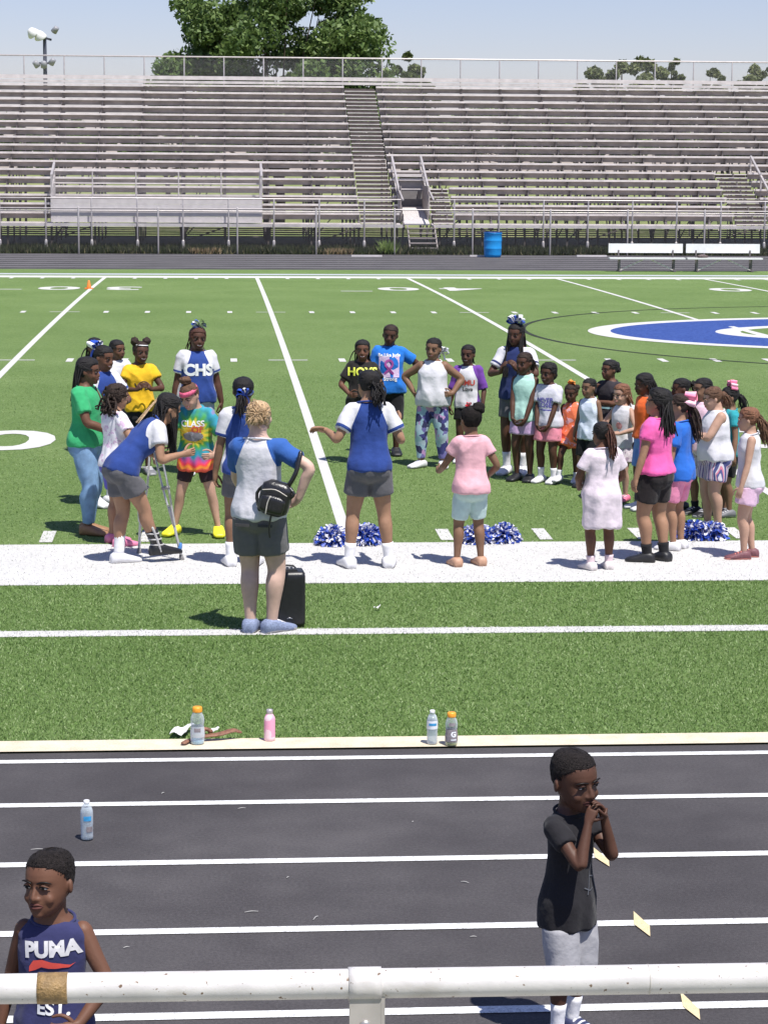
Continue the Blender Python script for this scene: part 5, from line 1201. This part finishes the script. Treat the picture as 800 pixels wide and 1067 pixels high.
# right-hand row
H = Human(536, 494, 339, -22, 'deep', .140, 1.0, head=(-10, 4, 0), L=((.05, -.175, .72), (1, .2, -.9), (-.5, -.2, .8)), Rr=((.06, -.18, .70), (1, .2, -.9), (-.3, -.3, .85)), label='tall cheer coach in navy with a big blue and white bow and long dark hair')
raglan(H, cloth('navy_top', (.022, .034, .12)), sl=.7); H.bottoms([GREYD], .30); H.shoes(M_SHOEW, M_SHOEW, SOCKW, .11)
H.cap(HR['black'], .03, .82, .52, .05, extra=lambda mb: (H.braids(mb, 46, 1.15, .05, 6, front=1), H.strands(mb, 26, lambda g: H.hp((g.uniform(.2, .36)*g.choice([-1, 1]), -.02, g.uniform(.4, .8))), lambda g: H.tp(.45, g.choice([-1, 1])*g.uniform(.03, .075), -.085), .05, .0, .03, 3)))
H.bow((0, -.02, 1.10), .42, (BOWB, BOWW, BOWW), 9, 7, False)
H = Human(545, 501, 369, -30, 'deep', .165, .95, head=(-12, 2, 0), L='low', Rr='low', label='girl in a mint sleeveless top and lilac shorts in front of the tall coach')
H.shirt([cloth('mint_top', (.42, .66, .58))], 0, -.06, 1.3); H.bottoms([cloth('lilac', (.50, .34, .55))], .30, .24, .014, .1); H.shoes(M_SHOEB, M_SHOEB); H.cap(HR['dkbrown'], .02, .82, .52, .14, extra=ponyt(H, .5, (0, .44, .6)))
H = Human(570, 503, 380, -35, 'deep', .17, 1.0, head=(-10, 2, 0), smile=.6, L='low', Rr='low', feet={1: (.06, 0, 5, 0), -1: (.06, 0, 5, 0)}, label='smiling girl in a grey t-shirt with purple print and pink shorts')
H.shirt([cloth('heather', (.58, .57, .63))], .68, -.03, 1.3); H.print_('NEVER', PR_B, .050, .68); H.print_('LOSE', PR_B, .058, .55); H.print_('', PR_B, .075, .42, VF=sq(1.0, .06)); H.bottoms([cloth('coral_pink', (.72, .25, .33))], .32, .24, .016, .15); H.shoes(M_SHOEW, M_SHOEW, SOCKW, .09)
H.cap(HR['black'], .055, .8, .46, .08, rough=.02, extra=lambda mb: H.puff(mb, (0, .4, .35), .22, 3))
H = Human(594, 503, 401, -22, 'deep', .185, .92, head=(-8, 8, 0), L='hang', Rr=((.13, -.10, .50), (.6, .9, 0), (0, -.6, -.7)), feet={1: (.05, .02, 5, 0), -1: (.09, -.12, 10, .03)}, label='small girl in an orange flowered romper stepping forward')
org = pattern('orange_floral', [(.80, .17, .07), (.82, .19, .08), (.78, .16, .07), (.80, .42, .45), (.82, .20, .08), (.80, .18, .08)], 24)
H.shirt([org], .0, -.10, 1.3, flare=.15, name='romper'); H.bottoms([org], .28, .24, .018, .25, 'romper_shorts'); H.shoes(M_SHOEW, M_SHOEW, SOCKW, .07)
H.cap(HR['dkbrown'], .03, .82, .5, .12, extra=lambda mb: H.puff(mb, (.25, .3, .75), .16, 3)); H.bow((.05, -.06, 1.05), .22, (mat('bow_orange', (.80, .28, .05), .5),), 3, 5, False)
H = Human(612, 508, 396, -42, 'brown', .17, .95, head=(-10, 0, 0), label='child with cornrows in a pale top between the orange romper and dark top')
H.shirt([cloth('ice', (.62, .68, .78))], 0, -.12, 1.3); H.bottoms([BLK], .45, .24, .014); H.shoes(M_SHOEB); H.cap(HR['black'], .015, .82, .55, .14, rough=.012)
H = Human(633, 502, 377, -45, 'dark', .16, 1.0, head=(-14, 0, 0), L='cross', Rr='mouth', label='girl in a dark top with pale bands, arm raised to her chest')
H.shirt([cloth('dark_top', (.035, .030, .036)), cloth('pale_teal', (.35, .50, .55))], .5, -.04, 1.1); H.print_('', mat('print_teal', (.30, .50, .55), .6), .06, .5, VF=sq(1.2, .16)); H.print_('', mat('print_teal', (.30, .50, .55), .6), .06, .38, VF=sq(1.2, .12)); H.bottoms([BLK], .4); H.shoes(M_SHOEB)
H.cap(HR['black'], .035, .8, .5, .12, extra=lambda mb: (H.puff(mb, (.0, .46, .7), .2, 3), H.puff(mb, (.05, .55, .48), .17, 5)))
H = Human(646, 522, 402, -48, 'light', .175, .92, head=(-8, 4, 0), L='belly', Rr='clasp', smile=.3, label='little girl with loose light brown hair, white sleeveless top and pink shoes')
H.shirt([WHT], 0, -.05, 1.2); H.print_('', mat('print_coral', (.70, .35, .35), .6), .03, .55, .02, VF=ell((0, 0, 0), (1, 1, .01), None, 14, 5)); H.bottoms([pattern('dotty', [(.50, .45, .50), (.70, .62, .66), (.38, .28, .36), (.66, .56, .60)], 40)], .34, .24, .014, .1); H.shoes(mat('shoe_pink', (.75, .16, .26), .6), M_SHOEW)
H.cap(HR['auburn'], .05, .82, .44, .0, extra=lambda mb: H.strands(mb, 70, lambda g: H.hp((g.uniform(-.33, .33), g.uniform(-.1, .36), g.uniform(.5, .98))), lambda g: H.hp((g.normal(0, .25), g.uniform(.2, .42), -.02+g.normal(0, .07))), .05, .1, .03, 5))
H = Human(625, 594, 442, 192, 'dark', .165, 1.12, belly=.01, head=(14, 4, 0), L=((.12, -.12, .55), (.8, .8, 0), (-.3, -.8, 0)), Rr=((.12, -.13, .55), (.8, .8, 0), (-.3, -.8, 0)), feet={1: (.07, 0, 12, 0), -1: (.065, -.01, 12, 0)}, label='girl seen from behind in an oversized pale pink t-shirt, brown braided ponytail')
H.shirt([cloth('blush', (.70, .60, .66))], .80, -.62, 1.5, flare=.0); H.bottoms([cloth('hot_pink_short', (.75, .22, .35))], .40, .2, .018, .15); H.shoes(mat('shoe_cream', (.66, .60, .58), .6), M_SHOEW, cloth('sock_pink', (.70, .55, .58)), .06)
H.cap(HR['black'], .02, .82, .52, .14, rough=.008); lb = MB(); H.tail(lb, (-.06, .40, .86), 1.25, .16, 34, .42); link('braided_ponytail', lb.mesh('b'), HR['redbrown'], H.o)

H = Human(670, 531, 391, -78, 'deep', .15, 1.0, head=(-4, 8, 0), label='girl with long dark braids in an orange shirt, half hidden behind the hot pink tee')
H.shirt([cloth('orange', (.80, .14, .03))], .6, .1, 1.1); H.bottoms([cloth('blue_short', (.15, .26, .60))], .42, .4); H.shoes(M_SHOEW, M_SHOEW); H.cap(HR['black'], .05, .8, .44, .0, extra=lambda mb: H.braids(mb, 56, .7, .05, 4, front=1))
H = Human(679, 585, 408, 226, 'tan', .148, 1.06, head=(22, -4, 0), lean=-3, L=((.175, -.02, .475), (.5, 1, 0), (.1, -.2, -1)), Rr='hang', feet={1: (.055, -.0, 25, 0), -1: (.05, .05, 10, 0)}, legw=1.12, label='girl in a hot pink t-shirt and black shorts with a mass of dark braids')
H.shirt([cloth('hot_pink', (.80, .12, .38))], .62, .06, 1.2); H.bottoms([cloth('black_short', (.022, .018, .019))], .34, .24, .012, .05); H.shoes(M_SHOEB, M_SHOEB, BLK, .07)
H.cap(HR['black'], .085, .82, .46, .0, rough=.012, extra=lambda mb: H.braids(mb, 90, .75, .05, 4, spread=.16))
H = Human(705, 573, 413, 232, 'tan', .16, .95, head=(22, 0, 0), label='girl in a bright blue t-shirt and pink shorts behind the hot pink t-shirt')
H.shirt([cloth('mid_royal', (.025, .14, .55))], .68, -.12, 1.2); H.bottoms([cloth('bubble_pink', (.80, .28, .45))], .40, .24, .012, .05); H.shoes(M_SHOEW, M_SHOEW)
H.cap(HR['dkbrown'], .03, .82, .5, .12, extra=ponyt(H, 1.5, (0, .44, .7), .16, 40)); H.bow((-.22, .44, .70), .55, (LPINK, PINKM, LPINK), 6)
H = Human(707, 530, 396, -72, 'deep', .165, .95, head=(-6, 2, 0), label='girl with a short dark ponytail and a red top behind the big pink bow')
H.shirt([cloth('red_pink', (.66, .12, .13))], .5, -.04, 1.1); H.bottoms([BLK], .4); H.shoes(M_SHOEB); H.cap(HR['black'], .015, .82, .54, .14, extra=lambda mb: (H.tail(mb, (0, .46, .66), .28, .16, 26, .4), ))
H = Human(729, 537, 396, -58, 'brown', .165, 1.02, head=(-12, 0, 0), smile=.7, L='belly', Rr='cross', label='smiling girl in a pale pink tank top behind the girl with crossed arms')
H.shirt([cloth('pink_tank', (.76, .52, .60))], 0, -.04, 1.2); H.bottoms([pattern('grey_floral', [(.62, .58, .62), (.40, .36, .40), (.66, .60, .64), (.30, .24, .28), (.60, .50, .56)], 30)], .46, .24, .016, .1); H.shoes(M_SHOEB, M_SHOEW, BLK, .06); H.cap(HR['black'], .02, .82, .52, .14, extra=lambda mb: H.puff(mb, (0, .46, .5), .16, 3))
H = Human(742, 552, 405, -82, 'light', .155, 1.16, belly=.018, head=(-4, 14, 0), armw=1.12, L='cross', Rr='cross', feet={1: (.055, .02, 5, 0), -1: (.05, -.02, 5, 0)}, legw=1.15, label='girl with tied-back brown hair, arms crossed, white sleeveless top and striped shorts')
H.shirt([WHT], 0, -.02, 1.35, flare=.06); H.bottoms([pattern('striped', [(.06, .07, .20), (.60, .56, .60), (.62, .20, .28), (.08, .09, .24), (.62, .58, .62)], 9, 'wave', stretch=(1, 1, .1)), cloth('hem_pink', (.75, .22, .32))], .34, .24, .016, .15, hemband=.012); H.shoes(M_SHOEW, M_SHOEW)
H.cap(HR['brown'], .035, .80, .48, .10, extra=lambda mb: (H.puff(mb, (0, .50, .52), .17, 3), H.tail(mb, (0, .5, .5), .5, .12, 22)))
H = Human(757, 538, 405, -85, 'brown', .165, .98, head=(0, 0, 0), label='child with a bright pink hair bow, hidden behind the girl with crossed arms')
H.shirt([cloth('teal', (.03, .30, .34))], .6, -.04, 1.1); H.bottoms([BLK], .4); H.shoes(mat('shoe_grey', (.16, .16, .17)), M_SHOEW); H.cap(HR['black'], .03, .82, .5, .1, extra=ponyt(H, .7)); H.bow((0, .12, 1.02), .40, (PINKM, LPINK, PINKM), 3, 7, False)
H = Human(777, 582, 427, -100, 'light', .158, .98, head=(-8, 4, 0), L=((.15, -.06, .48), (.5, 1, 0), (0, -.3, -1)), Rr='hang', feet={1: (.05, -.02, 6, 0), -1: (.05, .04, 6, 0)}, legw=1.02, label='girl with a long brown ponytail, white tank top and lilac shorts, rightmost of the row')
H.shirt([WHT], 0, -.06, 1.2); H.bottoms([cloth('pale_lilac', (.68, .46, .60))], .30, .24, .016, .2); H.shoes(mat('shoe_maroon', (.16, .06, .07), .6, .3, 80), mat('sole_coral', (.70, .25, .20), .6))
H.cap(HR['auburn'], .035, .82, .50, .12); lb = MB(); H.tail(lb, (0, .46, .62), 1.15, .17, 44, .40); link('ponytail', lb.mesh('p'), HR['brown'], H.o)

# ------------------------------------------------------------------ things on the field
H = wo
# mini backpack hanging from the woman's right shoulder
bp = empty('backpack', H.world((-.165, .185, 1.03)), H.face); tag(bp, 'small black backpack hanging from the blonde woman\'s shoulder', 'backpack')
M_BAG = mat('bag_leather', (.016, .015, .016), .32, .3, 50, .25, 90, spec=.6)
def rbox(c, s, p=3.5, n=28, k=9):
    rings = []
    for i in range(k):
        t = -1+2*i/(k-1); q = (1-abs(t)**p)**(1/p) if abs(t) < 1 else .0; q = (.55+.45*q) if p < 6 else (.93+.07*q)
        rings.append(sring((c[0], c[1], c[2]+t*s[2]/2), (1, 0, 0), (0, 1, 0), s[0]/2*q, s[1]/2*q, n, p))
    return loft(rings)
q = ry_(R(-14))
def rot(VF): return VF[0]@q.T, VF[1]
link('bag_body', MB().add(rot(rbox((0, 0, 0), (.23, .13, .25)))).mesh('b'), M_BAG, bp)
link('front_pocket', MB().add(rot(rbox((0, .068, -.04), (.18, .05, .13)))).mesh('p'), M_BAG, bp)
link('zip', MB().add(rot(tube([(-.09, .075, .05), (0, .082, .075), (.09, .075, .05)], [.004]*3, 6, 3))).add(rot(tube([(.02, .10, .02), (.03, .10, -.03), (.025, .10, -.11)], [.005]*3, 6, 2))).mesh('z'), mat('zip_pale', (.55, .50, .44), .4), bp)
link('strap', MB().add(rot(tube([(-.07, .0, .11), (-.10, .0, .22), (-.09, -.05, .36)], [.017]*3, 8, 3))).add(rot(tube([(.08, .02, .1), (.14, 0, 0), (.09, .02, -.11)], [.012]*3, 8, 3))).add(rot(tube([(-.09, .02, .10), (-.13, .03, .07), (-.10, .02, .02)], [.012]*3, 8, 3))).mesh('s'), M_BAG, bp)
link('loose_strap', MB().add(tube([(.02, .03, -.10), (.04, .03, -.20), (.035, .03, -.28)], [.008]*3, 6, 2)).mesh('s'), M_BAG, bp)

P = at(300, 652); sp = empty('loudspeaker', P, R(4)); tag(sp, 'black portable loudspeaker standing on the turf beside the blonde woman', 'loudspeaker')
link('cabinet', MB().add(rbox((0, 0, .215), (.245, .22, .41), 9, 40, 15)).mesh('c'), M_BLACK, sp)
link('top_panel', MB().add(box((-.01, 0, .425), (.15, .13, .022))).add(tube([(-.06, -.0, .43), (-.05, -.0, .455), (.04, 0, .455), (.05, 0, .43)], [.007]*4, 8, 2)).mesh('t', False), mat('speaker_top', (.03, .03, .032), .5, .2, 30), sp)
for k in range(4): link('knob', MB().add(lathe([(.008, 0), (.008, .014), (.005, .016)], (-.055+.03*k, -.045, .436), 10)).mesh('k'), mat('knob_grey', (.35, .35, .36), .4), sp)
for s_ in (-1, 1): link('wheel', MB().add(tube([(s_*.095, .08, .035), (s_*.112, .08, .035)], [.035, .035], 14, 1, 'flat')).mesh('w'), M_RUB, sp)
link('rear_edge', MB().add(box((.1235, 0, .22), (.006, .03, .36))).mesh('e', False), mat('speaker_edge', (.05, .05, .052), .4), sp)
link('emblem', MB().add(tube([(-.015, -.111, .075), (0, -.112, .082), (.02, -.111, .075)], [.004, .005, .004], 6, 3)).mesh('e'), mat('emblem_grey', (.25, .25, .26), .3, .1, 40, metal=.5), sp)

# pom-poms
M_POMB = attr_mat('pompom_strips', [(0, (.02, .05, .30)), (.58, (.04, .09, .46)), (.62, (.62, .62, .72)), (1, (.82, .82, .88))], .35)
def pompom(px, py, r, seed, label):
    P = at(px, py); g = np.random.default_rng(seed); n = 620
    u = g.normal(size=(n, 3)); u /= np.linalg.norm(u, axis=1)[:, None]; u[:, 2] = np.abs(u[:, 2])*.9+.02-.2*(g.random(n) < .25)
    t = np.cross(u, g.normal(size=(n, 3))); t /= np.linalg.norm(t, axis=1)[:, None]; rr = (r*g.uniform(.75, 1.1, n))[:, None]; w_ = .011
    c0 = np.array([0, 0, .04]); A = c0+u*rr*.15; B = c0+u*rr*.75+np.cross(u, t)*r*.15; C = c0+u*rr+t*r*.12+np.cross(u, t)*r*.3; C[:, 2] -= r*.12
    for X in (A, B, C): X[:, 2] = np.maximum(X[:, 2], .012)
    V = np.concatenate([np.stack([A-t*w_, A+t*w_, B+t*w_, B-t*w_], 1), np.stack([B-t*w_, B+t*w_, C+t*w_, C-t*w_], 1)]); ti = g.random(n)
    root = empty('pom_pom', P, g.uniform(0, 6)); tag(root, label, 'pom-pom', 'blue and white pom-poms along the sideline')
    link('strips', quads('strips', V, np.r_[ti, ti]), M_POMB, root)
    link('handle', MB().add(tube([(-.06, 0, .05), (0, 0, .06), (.06, 0, .05)], [.014]*3, 8, 2)).mesh('h'), M_WHITE, root)
pompom(347, 568, .17, 1, 'blue and white pom-pom behind the left foot of the coach with spread arms')
pompom(380, 567, .175, 2, 'blue and white pom-pom between the feet of the coach with spread arms')
pompom(497, 566, .16, 3, 'blue and white pom-pom right behind the legs of the little pink-tee girl')
pompom(524, 565, .16, 4, 'blue and white pom-pom just right of the little pink-tee girl')
pompom(722, 562, .16, 5, 'blue and white pom-pom behind the girl in bubble-pink shorts')
pompom(741, 562, .15, 6, 'blue and white pom-pom below the girl with crossed arms')

# bottles
def clear(name, col, rough=.12, a=.82):
    m, t, b = base(name); L = t.links.new; tr = nd(t, 'ShaderNodeBsdfTransparent'); tr.inputs[0].default_value = (*col, 1); mx = nd(t, 'ShaderNodeMixShader'); fr = nd(t, 'ShaderNodeLayerWeight'); fr.inputs[0].default_value = .35
    mp = nd(t, 'ShaderNodeMapRange'); mp.inputs[3].default_value = 1-a; mp.inputs[4].default_value = .85; L(fr.outputs['Facing'], mp.inputs[0])
    L(mp.outputs[0], mx.inputs[0]); L(tr.outputs[0], mx.inputs[1]); L(b.outputs[0], mx.inputs[2]); sv(b, 'Base Color', (.75, .80, .83, 1)); sv(b, 'Roughness', rough); L(mx.outputs[0], t.nodes['Material Output'].inputs[0]); return m
M_PET = clear('clear_bottle', (.90, .94, .96)); M_CAPW = mat('cap_white', (.80, .80, .80), .4); M_CAPO = mat('cap_orange', (.85, .34, .03), .4)
def bottle(px, py, h, prof, label, body, cap, capprof, name='drink_bottle', wrap=None, liquid=None, extra=None, rz_=0):
    P = at(px, py); P[2] = .0125 if Y_CURB-.05 < P[1] < Y_EDGE+.05 else P[2]+.004; o = empty(name, P, rz_); tag(o, label, 'bottle')
    pr = [(r*h, z*h) for r, z in prof]; link('bottle_body', MB().add(lathe(pr, n=28)).mesh('b'), body, o)
    link('cap', MB().add(lathe([(r*h, z*h) for r, z in capprof], n=20)).mesh('c'), cap, o)
    def rad(z): return np.interp(z, [q[1] for q in prof], [q[0] for q in prof])
    if wrap:
        z0, z1, m = wrap; link('label', MB().add(lathe([((rad(z)+.006)*h, z*h) for z in np.linspace(z0, z1, 6)], n=28, cap=False)).mesh('l'), m, o)
    if liquid:
        z1, m = liquid; zz = [z for z in np.linspace(.02, z1, 8)]; link('liquid', MB().add(lathe([((rad(z)-.012)*h, z*h) for z in zz], n=24)).mesh('l'), m, o)
    if extra: extra(o, h, rad)
    return o
PW = [(.10, 0), (.150, .02), (.155, .08), (.148, .12), (.156, .16), (.148, .22), (.156, .28), (.15, .34), (.158, .40), (.158, .66), (.150, .74), (.115, .84), (.066, .90), (.062, .93)]
CW = [(.072, .92), (.074, .93), (.074, .99), (.06, 1.0)]
PG = [(.13, 0), (.175, .02), (.185, .10), (.185, .30), (.17, .42), (.165, .50), (.18, .56), (.185, .66), (.16, .76), (.12, .84), (.11, .87)]
CG = [(.128, .86), (.13, .87), (.13, .97), (.11, 1.0)]
def curved(o, VF, h, rad, zc, m, nm, sc, x=0.0, out=.011):
    V, Fs = VF; V = np.array(V)*sc*h; W_ = []
    for vx, vy, _ in V:
        z = zc+vy/h; r = (rad(z)+out)*h; a = (vx+x*h)/r; W_.append((r*math.sin(a), -r*math.cos(a), z*h))
    link(nm, MB().add((np.array(W_), Fs)).mesh(nm), m, o)
def splitq(w, hh): 
    n = 10; V = [(x*w, y*hh, 0) for x in np.linspace(-1, 1, n) for y in (-1, 1)]; return V, [(2*i, 2*i+2, 2*i+3, 2*i+1) for i in range(n-1)]
LB = mat('label_blue', (.05, .32, .62), .4, .2, 60); LW = mat('label_white', (.78, .80, .82), .45); LGR = mat('label_grey', (.26, .23, .24), .5, .25, 60); LPK = pattern('pink_marble', [(.80, .42, .55), (.75, .30, .48), (.84, .60, .66), (.80, .36, .50)], 16)
bottle(450, 777, .205, PW, 'slim water bottle with blue label and white cap on the cream curb', M_PET, M_CAPW, CW, 'water_bottle', (.46, .70, LW), (.84, clear('water', (.93, .96, .98), .05, .7)), lambda o, h, r: curved(o, splitq(.12, .035), h, r, .60, LB, 'label_band', 1))
def gmark(o, h, r):
    curved(o, text_mesh('G', 1, .05), h, r, .36, LW, 'letter', .22, .05, .014); curved(o, splitq(.09, .02), h, r, .20, LW, 'label_line', 1, .05, .014); curved(o, splitq(.1, .05), h, r, .66, LGR, 'label_patch', 1, .0, .010)
bottle(470, 778.5, .20, PG, 'bottle with an orange cap, grey label and a little yellow drink left', M_PET, M_CAPO, CG, wrap=(.13, .50, LGR), liquid=(.13, mat('yellow_drink', (.70, .68, .12), .2)), extra=gmark)
bottle(206, 777, .225, PG, 'clear drink bottle with an orange cap beside the brown strap', M_PET, M_CAPO, CG, wrap=(.20, .48, clear('label_clear', (.55, .55, .60), .4, .45)), liquid=(.12, mat('blue_drink', (.40, .62, .75), .2)), extra=lambda o, h, r: curved(o, splitq(.09, .05), h, r, .40, LGR, 'label_patch', 1))
PT = [(.15, 0), (.17, .015), (.175, .1), (.175, .66), (.165, .74), (.115, .83), (.095, .86)]
bottle(281, 773.5, .19, PT, 'pink marbled metal drink bottle standing on the curb', LPK, mat('steel_cap', (.55, .50, .50), .35, .1, 30, metal=.5), [(.10, .85), (.105, .86), (.105, .97), (.09, 1.0)], 'metal_bottle')
bottle(91, 875, .205, PW, 'water bottle standing alone on the black track at left', M_PET, M_CAPW, CW, 'water_bottle', None, (.80, clear('water', (.90, .94, .97), .05, .7)), lambda o, h, r: (curved(o, splitq(.10, .06), h, r, .56, LB, 'label_band', 1, -.03), curved(o, splitq(.09, .07), h, r, .28, LGR, 'label_patch', 1, .03)), R(20))

# brown strap, papers, litter
P = at(229, 774); st = link('leather_strap', MB().add(tube([(-.21, -.09, .012), (-.17, -.03, .016), (-.08, .0, .03), (0, .02, .035), (.08, .05, .05), (.12, .05, .04)], [.020, .016, .02, .026, .03, .015], 8, 3, ry=[.008]*6)).add(tube([(-.10, .0, .03), (-.09, .02, .07), (-.05, .03, .05)], [.012]*3, 6, 2)).mesh('s'), mat('brown_leather', (.22, .10, .06), .6, .35, 40, .3), loc=(P[0], P[1], .013)); tag(st, 'crumpled brown leather strap lying on the curb by the clear bottle', 'strap')
def paper(px, py, w_, d, label, curl=.02):
    P = at(px, py); n = 8; V = []
    for i in range(n):
        for j in range(n): x, y = i/(n-1)-.5, j/(n-1)-.5; V.append((x*w_+y*.25*d, y*d, .032+curl*math.sin(i*.9+j*.5)+.012*(i > 5)))
    Fs = [(i*n+j, (i+1)*n+j, (i+1)*n+j+1, i*n+j+1) for i in range(n-1) for j in range(n-1)]; V = np.array(V); m = len(V)
    o = link('paper', MB().add((np.concatenate([V, V-[0, 0, .003]]), Fs+[tuple(q+m for q in f[::-1]) for f in Fs])).mesh('p'), mat('paper_white', (.78, .77, .74), .7, .05, 20), loc=(P[0], P[1], gz(P[1])+.002)); tag(o, label, 'paper', 'scraps of paper on the turf')
paper(190, 766, .10, .20, 'folded white paper on the grass just left of the clear bottle', .012)
paper(219, 766.5, .11, .06, 'small white scrap half under the clear bottle on the curb edge', .006)
paper(393, 637, .05, .05, 'tiny white scrap lying on the turf below the sideline', .006)
M_LIT = mat('litter_pale', (.36, .35, .33), .7, .2, 30)
for k, (px, py, l, a) in enumerate(((262, 951, .045, .2), (329, 957, .05, 1.2), (132, 988, .02, .5), (574, 853, .03, .1), (484, 920, .03, 2.5), (493, 977, .02, 0), (40, 886, .05, .0), (252, 843, .03, .3), (170, 827, .02, 1), (300, 915, .015, 1), (430, 857, .012, 1))):
    P = at(px, py); c, s_ = math.cos(a), math.sin(a)
    o = link('litter', MB().add(tube([(-l*c*.7, -l*s_*.7, .005), (0, l*.1, .006), (l*c*.7, l*s_*.4, .005)], [.0016, .0028, .0015], 6, 3)).mesh('l'), M_LIT, loc=(P[0], P[1], .0)); tag(o, 'small pale scrap of litter on the black track', 'litter', 'pale scraps of litter on the track')
